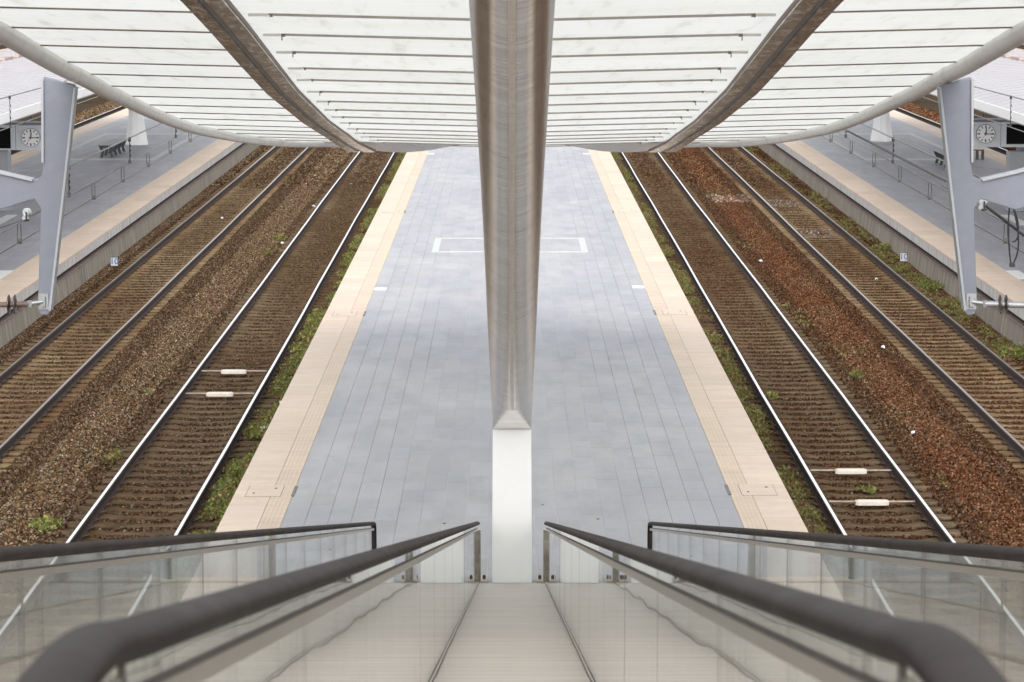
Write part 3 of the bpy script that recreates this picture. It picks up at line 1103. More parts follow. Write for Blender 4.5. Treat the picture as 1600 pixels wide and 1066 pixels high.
# shoe: loft from the round tube to the square post head with wedge facets
mb = MB()
L0, c0, t0 = rings[0]
top = ring(c0 + t0 * -.004, t0)
up_y = 1 if Vector((1, 0, 0)).cross(t0).z > 0 else -1   # +b is the upper side of the tube
corners = []
for q in range(4):
    an = math.pi / 2 * q + math.pi / 4
    cx_, cb = (1 if math.cos(an) > 0 else -1), (1 if math.sin(an) > 0 else -1) * up_y
    # upper side of the tube lands on the far edge of the post head, underside on the near edge
    corners.append(Vector((cx_ * .231, 34.40 if cb > 0 else 34.02, 1.862)))
mb.v = [tuple(q) for q in top] + [tuple(q) for q in corners]
for j in range(SEG):
    j2 = (j + 1) % SEG
    q = int(j / (SEG / 4)) % 4
    if (j + 1) % (SEG // 4) == 0:
        mb.f.append((j, j2, SEG + (q + 1) % 4, SEG + q))
        mb.uv[len(mb.f) - 1] = [(j / SEG, 0), ((j + 1) / SEG, 0), ((j + 1) / SEG, -1), (j / SEG, -1)]
    else:
        mb.f.append((j, j2, SEG + q))
        mb.uv[len(mb.f) - 1] = [(j / SEG, 0), ((j + 1) / SEG, 0), (j / SEG, -1)]
    mb.m.append(0)
mb.build('tube_shoe', 'brushed_steel', tube_t)

# ================================================================== CANOPY
can = thing('glass_canopy', 'wide white glass canopy over the platform with side tubes and two brown steel beams', 'canopy', (0, 54, 3.92))
edgeX = [(12, 3.55), (15, 3.66), (18, 3.76), (22.3, 3.93), (24.6, 4.09), (27.3, 4.27), (29.5, 4.37), (32.2, 4.54), (34.9, 4.66), (37.6, 4.79), (40.2, 4.9), (42.6, 4.97), (45.4, 5.02), (48, 4.91), (50.3, 4.78), (52, 4.55), (53.3, 4.25), (54.2, 3.7)]
beamX = [(12, 1.76), (17.7, 1.90), (20.5, 2.01), (24.9, 2.20), (30.7, 2.44), (39.8, 2.71), (45, 2.80), (49, 2.84), (54.2, 2.80)]
beamW = [(12, .24), (17.7, .27), (20.5, .29), (24.9, .32), (30.7, .35), (39.8, .37), (49, .40), (54.2, .55)]
ZC = lambda y: 7.05 - .0923 * (y - 20.12)
def ZG(x, y):
    return ZC(y) + .10 * abs(x) / 4.0 + .0
bars = [14.5, 17.25, 20.12, 22.3, 24.62, 27.25, 29.53, 32.22, 34.88, 37.56, 40.18, 42.61, 45.36, 47.6, 49.7, 51.6, 53.2, 54.25]
for a, b in zip(bars, bars[1:]):
    for bay in (-1, 0, 1):
        # stepped louvre: front edge of each pane sits a little lower than the back edge of the one before
        mb = MB()
        def px(y, which):
            bx_, bw = interp(beamX, y), interp(beamW, y) / 2
            ex = interp(edgeX, y)
            if which == 0: return (-bx_ + .01, bx_ - .01)
            return tuple(sorted((which * (bx_ + .01), which * (ex + .02))))
        y0, y1 = a + .003, b - .003
        nX = 2 if bay == 0 else 1
        (x00, x01), (x10, x11) = px(y0, bay), px(y1, bay)
        th = .02
        lo = 0
        def row(xa, xb, y, dz):
            if bay == 0: return [(xa, y, ZG(xa, y) + dz), (0, y, ZG(0, y) + dz), (xb, y, ZG(xb, y) + dz)]
            return [(xa, y, ZG(xa, y) + dz), (xb, y, ZG(xb, y) + dz)]
        A, B = row(x00, x01, y0, .0), row(x10, x11, y1, .0)
        A2, B2 = [(p_[0], p_[1], p_[2] + th) for p_ in A], [(p_[0], p_[1], p_[2] + th) for p_ in B]
        k = len(A)
        mb.v = A + B + A2 + B2
        for q in range(k - 1):
            mb.f.append((q, k + q, k + q + 1, q + 1)); mb.m.append(0)
            mb.f.append((2 * k + q, 2 * k + q + 1, 3 * k + q + 1, 3 * k + q)); mb.m.append(0)
            mb.f.append((q, q + 1, 2 * k + q + 1, 2 * k + q)); mb.m.append(0)
            mb.f.append((k + q, 3 * k + q, 3 * k + q + 1, k + q + 1)); mb.m.append(0)
        mb.f.append((0, 2 * k, 3 * k, k)); mb.m.append(0)
        mb.f.append((k - 1, 2 * k - 1, 4 * k - 1, 3 * k - 1)); mb.m.append(0)
        v = rnd.uniform(.96, 1.0)
        mb.build('glass_pane', 'roof_glass', can, tint=(v, v, v * .995))
        # purlin under the joint at y = b
        yb = b
        x0, x1 = px(yb, bay)
        ww, hh = .02, (.013 if bay else .019)
        bwb = interp(beamW, yb) / 2
        if bay == 0: x0, x1 = x0 + bwb + .17, x1 - bwb - .17
        def seg(xa, xb):
            m_ = []
            return [(xa, yb - ww, ZG(xa, yb) - hh), (xb, yb - ww, ZG(xb, yb) - hh), (xb, yb + ww, ZG(xb, yb) - hh), (xa, yb + ww, ZG(xa, yb) - hh),
                    (xa, yb - ww, ZG(xa, yb) - .001), (xb, yb - ww, ZG(xb, yb) - .001), (xb, yb + ww, ZG(xb, yb) - .001), (xa, yb + ww, ZG(xa, yb) - .001)]
        mb = MB()
        if bay == 0:
            mb.hexa(seg(x0, 0)); mb.hexa(seg(0, x1))
        else:
            mb.hexa(seg(x0, x1))
        mb.build('purlin', 'purlin_pale' if bay == 0 else 'purlin_paint', can)
        # end fittings: small clamp, and on the centre bay a pale stub running on to the beam
        ends = [x1, x0] if bay == 0 else [x1 if bay > 0 else x0]
        for xe in ends:
            sg = 1 if xe > 0 else -1
            mb = MB()
            mb.box(xe - .01, xe + .01, yb - .024, yb + .024, ZG(xe, yb) - .026, ZG(xe, yb) - .002)
            if bay == 0:
                dd = rnd.choice((.012, .012, .03, .055))
                mb.box(xe + sg * .016 - .004, xe + sg * .016 + .004, yb - .006, yb + .006, ZG(xe, yb) - dd, ZG(xe, yb) - .002)
            mb.build('purlin_clamp', 'purlin_paint', can)
            mb = MB()
            q0, q1 = sorted((xe + sg * .022, xe + sg * (.16 if bay == 0 else .05)))
            mb.box(q0, q1, yb - .02, yb + .02, ZG(xe, yb) - .022, ZG(xe, yb) - .001)
            mb.build('purlin_stub', 'tube_white_paint', can)
for s in (-1, 1):
    # edge tube
    pts = [(s * interp(edgeX, y), y, ZG(4, y) - .04) for y in np.arange(12, 53.6, 1.0)]
    pts += [(s * 4.05, 53.9, 4.0), (s * 3.7, 54.25, 3.98), (s * 3.2, 54.42, 3.96), (s * 2.6, 54.45, 3.94)]
    mb = MB(); mb.tube(smooth_pts(pts, 3), .088, 20)
    mb.build('edge_tube', 'tube_white_paint', can, smooth=True, fixn=False)
    # steel beam: two plates, a dark groove between, rims
    plateL, plateR, groove, rim, flange = MB(), MB(), MB(), MB(), MB()
    ys_ = list(np.arange(12, 54.5, .85))
    zb = lambda y: ZC(y) - .055 - max(0, y - 46) * .009
    def strip(mb_, u0, u1, d0, d1, up):
        for y0, y1 in zip(ys_, ys_[1:]):
            def xx(y, u): return s * (interp(beamX, y)) + u * interp(beamW, y)
            p_ = [(xx(y0, u0), y0, zb(y0) + d0), (xx(y0, u1), y0, zb(y0) + d1), (xx(y1, u1), y1, zb(y1) + d1), (xx(y1, u0), y1, zb(y1) + d0)]
            q_ = [(a_, b_, c_ + up) for a_, b_, c_ in p_]
            mb_.hexa(p_ + q_)
    strip(plateL, -.475, -.09, .004, 0, .03)
    strip(plateR, .09, .475, 0, .004, .03)
    strip(groove, -.09, .09, .02, .02, .03)
    strip(rim, -.50, -.475, .02, .02, .034)
    strip(rim, .475, .50, .02, .02, .034)
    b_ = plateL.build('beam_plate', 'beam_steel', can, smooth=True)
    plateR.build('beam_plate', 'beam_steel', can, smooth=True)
    groove.build('beam_groove', 'beam_groove', can)
    rim.build('beam_rim', 'beam_rim', can)
    # gutter apron between beam end and centre lip
    for k in range(9):
        u0, u1 = k / 9, (k + 1) / 9
        f = lambda u: (s * (3.1 - 2.1 * u), 54.3, 3.93 - .14 * math.sin(math.pi * min(1, u * 1.05)) ** .8 * (1 if u < .95 else 0))
        a, b = f(u0), f(u1)
        mb = MB()
        mb.hexa([(a[0], 54.28, a[2]), (b[0], 54.28, b[2]), (b[0], 54.31, b[2]), (a[0], 54.31, a[2]),
                 (a[0], 53.4, 4.07), (b[0], 53.4, 4.07), (b[0], 53.44, 4.07), (a[0], 53.44, 4.07)])
        mb.build('apron_plate', 'tube_white_paint', can)
mb = MB(); mb.box(-2.7, 2.7, 54.25, 54.33, 3.915, 3.99); mb.build('end_lip', 'tube_white_paint', can)

# ================================================================== HANGING BRACKETS WITH INSULATORS
def bracket(s):
    t = thing('hanging_bracket', ('tapered grey steel bracket hanging from the left canopy tube, its rod brown behind the insulator' if s < 0 else
              'tapered grey steel bracket hanging from the right canopy tube, cable loops beside it'), 'bracket', (s * 4.45, 28.5, 6.25))
    Y = 28.45
    ox = .09 if s > 0 else 0.0
    P = lambda x, z: (s * (x - ox), z)
    # plate outline (x outward, z)
    out = [(4.30, 6.22), (4.605, 6.30), (4.62, 5.50)]
    # inner rounded corner of the arm's upper edge
    for k in range(7):
        an = math.pi / 2 * k / 6
        out.append((4.63 + .09 * (1 - math.cos(an)) , 5.36 - .09 * math.sin(an) + .02))
    out += [(5.10, 5.37), (6.4, 5.72), (6.4, 5.35), (5.07, 4.99), (4.72, 5.10), (4.66, 5.0), (4.71, 4.02), (4.69, 3.95), (4.62, 3.94), (4.585, 3.98), (4.42, 5.2)]
    mb = MB()
    pts = [P(*q) for q in out]
    mb.prism(pts, 'y', Y - .055, Y + .055)
    o = mb.build('bracket_plate', 'grey_paint', t, bevel=.008)
    # flange lips along the edges (proud of the plate)
    mb = MB()
    def lip(a, b, w=.012):
        (x0, z0), (x1, z1) = a, b
        d = Vector((x1 - x0, z1 - z0)).normalized(); n_ = Vector((-d.y, d.x)) * w
        x0, x1 = x0 - ox, x1 - ox
        q = [(s * (x0 - n_.x), z0 - n_.y), (s * (x1 - n_.x), z1 - n_.y), (s * (x1 + n_.x), z1 + n_.y), (s * (x0 + n_.x), z0 + n_.y)]
        mb.prism(q, 'y', Y - .085, Y + .085)
    lip((4.612, 6.28), (4.627, 5.46)); lip((4.295, 6.2), (4.425, 5.2)); lip((4.425, 5.2), (4.59, 3.99)); lip((4.73, 5.285), (5.10, 5.37)); lip((5.1, 5.372), (6.4, 5.722))
    mb.build('bracket_flange', 'pale_grey_paint', t, bevel=.003)
    # saddle ring clamping the tube
    mb = MB()
    ex = interp(edgeX, 28.45); ez = ZG(4, 28.45) - .04
    mb.tube([(s * (ex - .0), 28.41, ez + .003), (s * ex, 28.49, ez - .003)], .094, 20)
    mb.build('tube_clamp', 'tube_white_paint', t, smooth=True, fixn=False)
    # foot clamp, rod and insulator
    mb = MB()
    mb.box(*sorted((s * (4.60 - ox), s * (4.70 - ox))), Y - .07, Y - .05, 4.0, 4.16)
    mb.box(*sorted((s * (4.63 - ox), s * (4.67 - ox))), Y - .10, Y - .05, 4.03, 4.13)
    mb.tube([(s * (4.65 - ox), Y - .09, 4.08), (s * (4.8 - ox), Y - .09, 4.06)], .02, 8)
    mb.tube([(s * (4.78 - ox), Y - .09, 4.09), (s * (4.78 - ox), Y - .09, 4.03)], .028, 8)
    mb.build('foot_clamp', 'galvanised', t)
    mb = MB()
    mb.tube([(s * (4.78 - ox), Y - .09, 4.06), (s * (6.9 - ox), Y - .09, 3.99)], .028 if s < 0 else .032, 10)
    mb.build('arm_rod', 'insulator_rod' if s < 0 else 'galvanised', t, smooth=True)
    for k, xx in enumerate((4.88, 4.93, 4.99)):
        if k == 0: continue
        z = 4.06 - (xx - 4.78) * .033
        mb = MB()
        mb.tube([(s * (-ox + xx - .018), Y - .09, z), (s * (-ox + xx - .004), Y - .09, z), (s * (-ox + xx + .004), Y - .09, z), (s * (-ox + xx + .02), Y - .09, z)], [.034, .098, .098, .038], 18)
        mb.build('insulator_disc', 'insulator_brown', t, smooth=True)
    return t
bracket(-1)
bracket(1)

# ================================================================== OVERHEAD LINE
def wire(name, pts, r, mat, label=None, parent=None, seg=6):
    mb = MB(); mb.tube(pts, r, seg, caps=False)
    o = mb.build(name, mat, parent, smooth=True, fixn=False)
    return o
def overhead(s, X, y0, y1, label, third=True):
    t = thing('overhead_line', label, 'overhead wire', (s * X, y0, 4.25), 'overhead wires above the tracks')
    zc, zb, za = 4.27, 4.47, lambda y: 4.86 + .10 * (((y - y0) % 60) / 30 - 1) ** 2 - .04
    ysx = list(np.arange(y0, y1 + .1, 4))
    wire('contact_wire', [(s * X + shx(y), y, zc) for y in ysx], .010, 'cable_steel', None, t)
    if third:
        wire('contact_wire', [(s * (X + .02) + shx(y), y, zb) for y in ysx], .008, 'cable_steel', None, t)
    wire('carrier_wire', [(s * X + shx(y), y, za(y)) for y in ysx], .011, 'cable_steel', None, t)
    y = y0 + 1.6
    k = 0
    while y < min(y1, 120):
        if third:
            mb = MB()
            x = s * X + shx(y)
            mb.tube([(x - .022, y, zc + .03), (x - .018, y, zb)], .005, 4)
            mb.tube([(x + .022, y, zc + .03), (x + .018, y, zb)], .005, 4)
            mb.box(x - .028, x + .028, y - .02, y + .02, zc - .02, zc + .045)
            mb.build('dropper', 'cable_steel', t)
        if k % 2 == 0:
            mb = MB()
            x = s * X + shx(y)
            lo = zb if third else zc
            zt_ = za(y + .8)
            mb.tube([(x, y + .8, lo), (x, y + .8, zt_)], .007, 4)
            mb.box(x - .02, x + .02, y + .78, y + .82, lo - .01, lo + .05)
            mb.box(x - .02, x + .02, y + .78, y + .82, zt_ - .05, zt_ + .015)
            for q in range(3):
                z = lo + (zt_ - lo) * (.3 + .2 * q)
                mb.tube([(x, y + .8, z - .03), (x + .014, y + .8, z), (x, y + .8, z + .03)], .008, 4)
            mb.build('dropper', 'cable_black', t)
        y += 2.95
        k += 1
    return t
overhead(-1, 5.58, 22, 170, 'thin overhead wires with droppers above the track left of the central platform')
overhead(1, 5.58, 22, 170, 'thin overhead wires with droppers above the track right of the central platform')
overhead(-1, 9.4, 40, 170, 'pair of overhead wires crossing before the left white platform roof', False)
overhead(1, 9.4, 40, 170, 'pair of overhead wires crossing before the right white platform roof', False)
# anchor wires with small pulleys
def anchor(s):
    t = thing('anchored_cable', 'tension cable ending in a small white pulley beside the ' + ('left' if s < 0 else 'right') + ' hanging bracket', 'cable', (s * 5.05, 29.9, 4.8))
    if s < 0:
        wire('cable', [(-5.03, 29.9, 4.79), (-4.62, 32.2, 4.98), (-4.7, 35, 4.99)], .006, 'cable_steel', None, t)
        wire('cable', [(-5.08, 29.8, 4.76), (-5.4, 28.4, 4.70), (-6.2, 26, 4.6)], .006, 'cable_steel', None, t)
        c = (-5.05, 29.9, 4.8)
    else:
        wire('cable', [(4.93, 29.9, 4.9), (5.35, 29.9, 4.58), (6.6, 29.8, 3.75)], .016, 'cable_black', None, t)
        wire('cable', [(4.89, 29.9, 4.93), (4.66, 31.2, 5.0)], .006, 'cable_steel', None, t)
        c = (4.91, 29.92, 4.91)
    mb = MB()
    mb.tube([(c[0] - .012, c[1] - .02, c[2] + .035), (c[0] + .012, c[1] + .02, c[2] + .035)], .042, 14)
    mb.tube([(c[0] - .03 , c[1] - .03, c[2] - .03), (c[0] + .0, c[1], c[2] - .03)], .030, 12)
    mb.build('pulley', 'sign_white', t, smooth=True)
    mb = MB()
    mb.box(c[0] - .008, c[0] + .008, c[1] - .06, c[1] - .045, c[2] - .05, c[2] + .04)
    mb.tube([(c[0] - .03, c[1] - .05, c[2] - .05), (c[0] + .03, c[1] - .05, c[2] - .045)], .010, 8)
    mb.build('pulley_strap', 'cable_black', t)
anchor(-1)
anchor(1)
t = thing('feeder_cable', 'thick black cable running from the right hanging bracket into the distance', 'cable', (4.55, 28.6, 4.95))
wire('cable', [(4.5, 28.6, 5.17), (5.2, 45, 4.78), (6.2, 60, 4.50), (9.5, 110, 4.4)], .016, 'cable_black', None, t)
t = thing('cable_loops', 'hanging black cable loops right of the right hanging bracket', 'cable', (5.2, 29.8, 5.08))
import itertools
lp = [(5.19, 29.8, 5.10), (5.165, 29.8, 5.0), (5.22, 29.8, 4.82), (5.26, 29.8, 4.6), (5.255, 29.8, 4.42), (5.20, 29.8, 4.30), (5.17, 29.8, 4.45), (5.155, 29.8, 4.75), (5.17, 29.8, 5.0), (5.18, 29.8, 5.08)]
wire('cable', [tuple(p_) for p_ in smooth_pts(lp, 5)], .009, 'cable_black', None, t)
lp = [(5.19, 29.83, 5.10), (5.21, 29.83, 4.9), (5.255, 29.83, 4.75), (5.265, 29.83, 4.6), (5.235, 29.83, 4.54), (5.2, 29.83, 4.53)]
wire('cable', [tuple(p_) for p_ in smooth_pts(lp, 5)], .009, 'cable_black', None, t)
mb = MB(); mb.box(5.17, 5.21, 29.78, 29.85, 5.07, 5.12); mb.box(5.18, 5.23, 29.78, 29.85, 4.27, 4.31); mb.build('cable_clamp', 'black_plastic', t)
wire('cable', [(5.0, 29.8, 5.13), (5.19, 29.8, 5.11), (5.7, 29.8, 5.04), (6.6, 29.8, 4.92)], .008, 'cable_black', None, t)

# ================================================================== SIDE ROOFS, CLOCKS, PIERS, BENCHES
def side_roof(s, off=0):
    side = 'left' if s < 0 else 'right'
    if off:
        t = thing('platform_roof', 'second white roof beyond the ' + side + ' platform roof, cut by the picture corner', 'canopy', (s * 23, 60, 4), 'white roofs over the side platforms')
    else:
        t = thing('platform_roof', 'low white ribbed roof over the ' + side + ' side platform, seen from above', 'canopy', (s * 15, 60, 4), 'white roofs over the side platforms')
    y0, y1 = (62, 128) if off else (54, 128)
    prof = [(11.15, 4.0), (11.6, 4.10), (13.2, 4.30), (15.0, 4.38), (16.8, 4.30), (18.5, 4.05)]
    if off:
        prof = [(19.2, 4.15), (21, 4.4), (23, 4.5), (25, 4.4), (27.5, 4.15)]
    mb = MB()
    n_ = 0
    y = y0
    while y < y1:
        for (xa, za), (xb, zb_) in zip(prof, prof[1:]):
            mb.hexa([(s * xa, y + .01, za - .03), (s * xb, y + .01, zb_ - .03), (s * xb, y + .93, zb_ - .03), (s * xa, y + .93, za - .03),
                     (s * xa, y + .01, za), (s * xb, y + .01, zb_), (s * xb, y + .93, zb_ + .02), (s * xa, y + .93, za + .02)], 0)
        y += .96
    o = mb.build('roof_sheet', 'roof_sheet_white', t); o['kind'] = 'stuff'
    mb = MB()
    y = y0
    while y < y1:
        for (xa, za), (xb, zb_) in zip(prof, prof[1:]):
            mb.hexa([(s * xa, y - .06, za - .03), (s * xb, y - .06, zb_ - .05), (s * xb, y - .01, zb_ - .05), (s * xa, y - .01, za - .05),
                     (s * xa, y - .06, za + .024), (s * xb, y - .06, zb_ + .024), (s * xb, y - .01, zb_ + .024), (s * xa, y - .01, za + .024)], 0)
        y += .96
    o = mb.build('roof_rib', 'roof_rib', t); o['kind'] = 'stuff'
    if off: return t
    mb = MB(); mb.box(*sorted((s * 11.12, s * 11.15)), y0, y1, 3.82, 4.03); mb.build('roof_edge', 'white_paint', t)
    mb = MB()
    mb.hexa([(s * 11.16, y0, 3.78), (s * 12.3, y0, 3.45), (s * 12.3, y1, 3.45), (s * 11.16, y1, 3.78),
             (s * 11.16, y0, 3.82), (s * 12.3, y0, 3.95), (s * 12.3, y1, 3.95), (s * 11.16, y1, 3.82)])
    mb.build('roof_soffit', 'pale_grey_paint', t)
    mb = MB()
    y = y0 + 2
    while y < y1:
        mb.box(s * 15 - .12, s * 15 + .12, y, y + 1.5, 4.385, 4.47)
        mb.box(s * 15 - .07, s * 15 + .07, y + 1.5, y + 2.4, 4.385, 4.42)
        y += 2.4
    o = mb.build('ridge_rail', 'roof_rib', t)
    return t
side_roof(-1)
side_roof(1)
side_roof(-1, 1)
side_roof(1, 1)

def clock_case(s):
    side = 'left' if s < 0 else 'right'
    cx = -12.52 if s < 0 else 12.32
    Y = 75.0
    t = thing('information_case', ('grey hanging case with clock and black display screen under the ' + side + ' platform roof'), 'display case', (cx, Y, 2.45))
    if s < 0:
        x0, x1, sx0, sx1, zt, zb_, cz = -14.4, -12.22, -14.3, -13.05, 3.17, 2.43, 2.76
    else:
        x0, x1, sx0, sx1, zt, zb_, cz = 11.97, 14.2, 12.87, 14.1, 3.25, 2.51, 2.86
    mb = MB(); mb.box(x0, x1, Y, Y + .35, zb_, zt); mb.build('case', 'case_paint', t, bevel=.01)
    mb = MB(); mb.box(x0 + .02, x1 - .02, Y - .004, Y + .001, zt - .09, zt - .02)
    mb.build('case_top_band', 'grey_paint', t)
    # panel seam
    xm = (sx1 + .03) if s < 0 else (sx0 - .12)
    xs_ = -12.92 if s < 0 else 12.72
    mb = MB(); mb.box(xs_ - .005, xs_ + .005, Y - .004, Y, zb_ + .02, zt - .02); mb.build('case_seam', 'seal_dark', t)
    mb = MB(); mb.box(sx0, sx1, Y - .02, Y, cz - .28 if s < 0 else cz - .27, cz + .25); mb.build('screen', 'screen_black', t)
    mb = MB()
    for xx in (x0 + .3, x1 - .3):
        mb.tube([(xx, Y + .15, zt), (xx, Y + .15, 4.1)], .03, 8)
    mb.build('hanger', 'grey_paint', t)
    # clock
    c = thing('station_clock', 'round white station clock on the grey case under the ' + side + ' platform roof', 'clock', (cx, Y, cz))
    r = .235
    mb = MB(); mb.tube([(cx, Y - .003, cz), (cx, Y - .05, cz)], r + .012, 40); mb.build('clock_rim', 'cable_black' if s > 0 else 'grey_paint', c, smooth=True)
    mb = MB(); mb.tube([(cx, Y - .04, cz), (cx, Y - .056, cz)], r, 40); mb.build('clock_face', 'clock_white', c)
    mb = MB()
    for k in range(12):
        an = k * math.pi / 6
        wd = .013 if k % 3 else .017
        ln_ = .055 if k % 3 else .07
        d = Vector((math.sin(an), 0, math.cos(an))); q = Vector((math.cos(an), 0, -math.sin(an)))
        ctrp = Vector((cx, Y - .056, cz))
        a, b = ctrp + d * (r - .02), ctrp + d * (r - .02 - ln_)
        p_ = [b - q * wd, a - q * wd, a + q * wd, b + q * wd]
        mb.hexa([tuple(z) for z in p_] + [tuple(z + Vector((0, -.005, 0))) for z in p_])
    mb.build('hour_mark', 'cable_black', c)['kind'] = 'stuff'
    def hand(name, ang, l0, l1, w, mat, off):
        an = R(ang)
        d = Vector((math.sin(an), 0, math.cos(an))); q = Vector((math.cos(an), 0, -math.sin(an)))
        ctrp = Vector((cx, Y - .062 - off, cz))
        a, b = ctrp + d * l1, ctrp - d * l0
        p_ = [b - q * w, a - q * w * .75, a + q * w * .75, b + q * w]
        m = MB(); m.hexa([tuple(z) for z in p_] + [tuple(z + Vector((0, -.004, 0))) for z in p_]); m.build(name, mat, c)
    hand('hour_hand', 7 if s < 0 else 6, .04, .14, .017, 'cable_black', .0)
    hand('minute_hand', 91 if s < 0 else 93, .05, .205, .012, 'cable_black', .006)
    hand('second_hand', 215, .05, .15, .005, 'red_paint', .012)
    if s < 0:
        mb = MB(); mb.tube([(cx, Y - .07, cz), (cx, Y - .085, cz)], .016, 12); mb.build('hand_pin', 'red_paint', c)
clock_case(-1)
clock_case(1)
# upright blue-white notice by the right bracket
t = thing('narrow_sign', 'narrow upright sign, black above blue and white, left of the right station clock', 'sign', (11.83, 74, 2.1))
mb = MB(); mb.box(11.80, 11.86, 74, 74.04, 2.92, 3.17); mb.build('sign_top', 'screen_black', t)
mb = MB(); mb.box(11.80, 11.86, 74, 74.04, 2.62, 2.915); mb.build('sign_panel', 'blue_sign', t)
mb = MB(); mb.box(11.81, 11.85, 73.99, 73.998, 2.72, 2.80); mb.build('sign_stripe', 'paint_white_mark', t)
mb = MB(); mb.box(11.76, 11.79, 74, 74.04, 2.1, 3.2); mb.build('sign_pole', 'galvanised', t)

def pier(s, x, y, lab, grey=False):
    t = thing('roof_pier', lab, 'pillar', (x, y, 0))
    mb = MB()
    if grey:
        mb.hexa([(x - .38, y - .3, 0), (x + .38, y - .3, 0), (x + .38, y + .3, 0), (x - .38, y + .3, 0),
                 (x - .38, y - .3, 1.75), (x + .38, y - .3, 1.75), (x + .38, y + .3, 1.75), (x - .38, y + .3, 1.75)])
        mb.build('pier_base', 'pale_grey_paint', t, bevel=.02)
    else:
        # flared octagonal white base
        levels = [(0, .44, .42), (.12, .43, .41), (.7, .33, .33), (1.2, .27, .28), (1.6, .30, .30), (2.4, .5, .42), (3.6, 1.0, .7)]
        oc = []
        for z, hx, hy in levels:
            c_ = .35
            oc.append([(x - hx * c_, y - hy, z), (x + hx * c_, y - hy, z), (x + hx, y - hy * c_, z), (x + hx, y + hy * c_, z), (x + hx * c_, y + hy, z), (x - hx * c_, y + hy, z), (x - hx, y + hy * c_, z), (x - hx, y - hy * c_, z)])
        for ring_ in oc: mb.v += ring_
        for a in range(len(oc) - 1):
            for q in range(8):
                q2 = (q + 1) % 8
                mb.f.append((a * 8 + q, a * 8 + q2, (a + 1) * 8 + q2, (a + 1) * 8 + q)); mb.m.append(0)
        mb.f.append(tuple(range(7, -1, -1))); mb.m.append(0)
        mb.f.append(tuple((len(oc) - 1) * 8 + q for q in range(8))); mb.m.append(0)
        mb.build('pier_base', 'white_paint', t)
    mb = MB(); mb.tube([(x, y, 1.6), (x, y, 4.3)], .14, 12); mb.build('pier_column', 'grey_paint' if grey else 'white_paint', t, smooth=True)
pier(-1, -14.9, 114.3, 'white flared pier standing on the left side platform behind the bench')
pier(1, 14.95, 116.5, 'white flared pier standing on the right side platform')
pier(-1, -15.15, 84.6, 'grey boxy pier at the left edge of the view, on the left side platform', True)
pier(1, 14.95, 84.6, 'grey boxy pier at the right edge of the view, on the right side platform', True)

def bench(x, y, lab):
    t = thing('platform_bench', lab, 'bench', (x, y, 0), 'benches on the side platforms')
    L_ = 3.7
    for k in range(3):
        mb = MB(); xa = x - .30 + k * .21
        mb.box(xa, xa + .18, y - L_ / 2, y + L_ / 2, .44, .49); mb.build('seat_slat', 'bench_light', t, bevel=.01)
    for k in range(4):
        yy = y - L_ / 2 + .25 + k * (L_ - .5) / 3
        mb = MB()
        out = [(x - .26, 0), (x - .16, 0), (x - .10, .2), (x - .14, .36), (x + .14, .36), (x + .10, .2), (x + .16, 0), (x + .26, 0), (x + .20, .2), (x + .31, .43), (x - .31, .43), (x - .20, .2)]
        mb.prism(out, 'y', yy - .06, yy + .06)
        mb.build('leg', 'bench_dark', t)
bench(-15.05, 108.6, 'grey bench with dark legs on the left side platform in front of the white pier')
bench(15.55, 102.5, 'grey bench with dark legs half hidden behind the right hanging bracket')

# small tripod rack by right sign
t = thing('low_rack', 'low dark rack on the right side platform below the narrow sign', 'rack', (17.0, 106, 0))
for k in range(4):
    mb = MB(); mb.box(16.7 + k * .2, 16.75 + k * .2, 105.8, 106.2, 0, .32); mb.build('rack_bar', 'bench_dark', t)
mb = MB(); mb.box(16.68, 17.37, 105.95, 106.05, .32, .36); mb.build('rack_top', 'bench_dark', t)

# ================================================================== TRACKSIDE THINGS
def bond(x, y, lab):
    t = thing('track_box', lab, 'track device', (x, y, -.9), 'pale boxes on rods between the rails')
    hw = .225
    mb = MB()
    mb.prism([(y - .075, -.905), (y + .075, -.905), (y + .075, -.85), (y + .05, -.83), (y - .05, -.83), (y - .075, -.85)], 'x', x - hw, x + hw)
    mb.build('box_body', 'box_pinkish', t, bevel=.003)
    mb = MB(); mb.tube([(x - .66, y, -.855), (x - hw, y, -.855)], .016, 8); mb.build('rod', 'rod_brown', t)
    mb = MB(); mb.tube([(x + hw, y, -.855), (x + .66, y, -.855)], .016, 8); mb.build('rod', 'rod_brown', t)
    for e in (-1, 1):
        mb = MB(); mb.box(*sorted((x + e * (hw + .001), x + e * (hw + .03))), y - .06, y + .06, -.90, -.84); mb.build('box_end', 'box_pinkish', t)
bond(-5.60, 54.6, 'pale box on a rod between the near left rails, the nearer of the two')
bond(-5.62, 57.6, 'pale box on a rod between the near left rails, the farther of the two')
bond(5.53, 46.3, 'pale box on a rod between the near right rails, the farther of the two')
bond(5.54, 43.6, 'pale box on a rod between the near right rails, the nearer of the two')

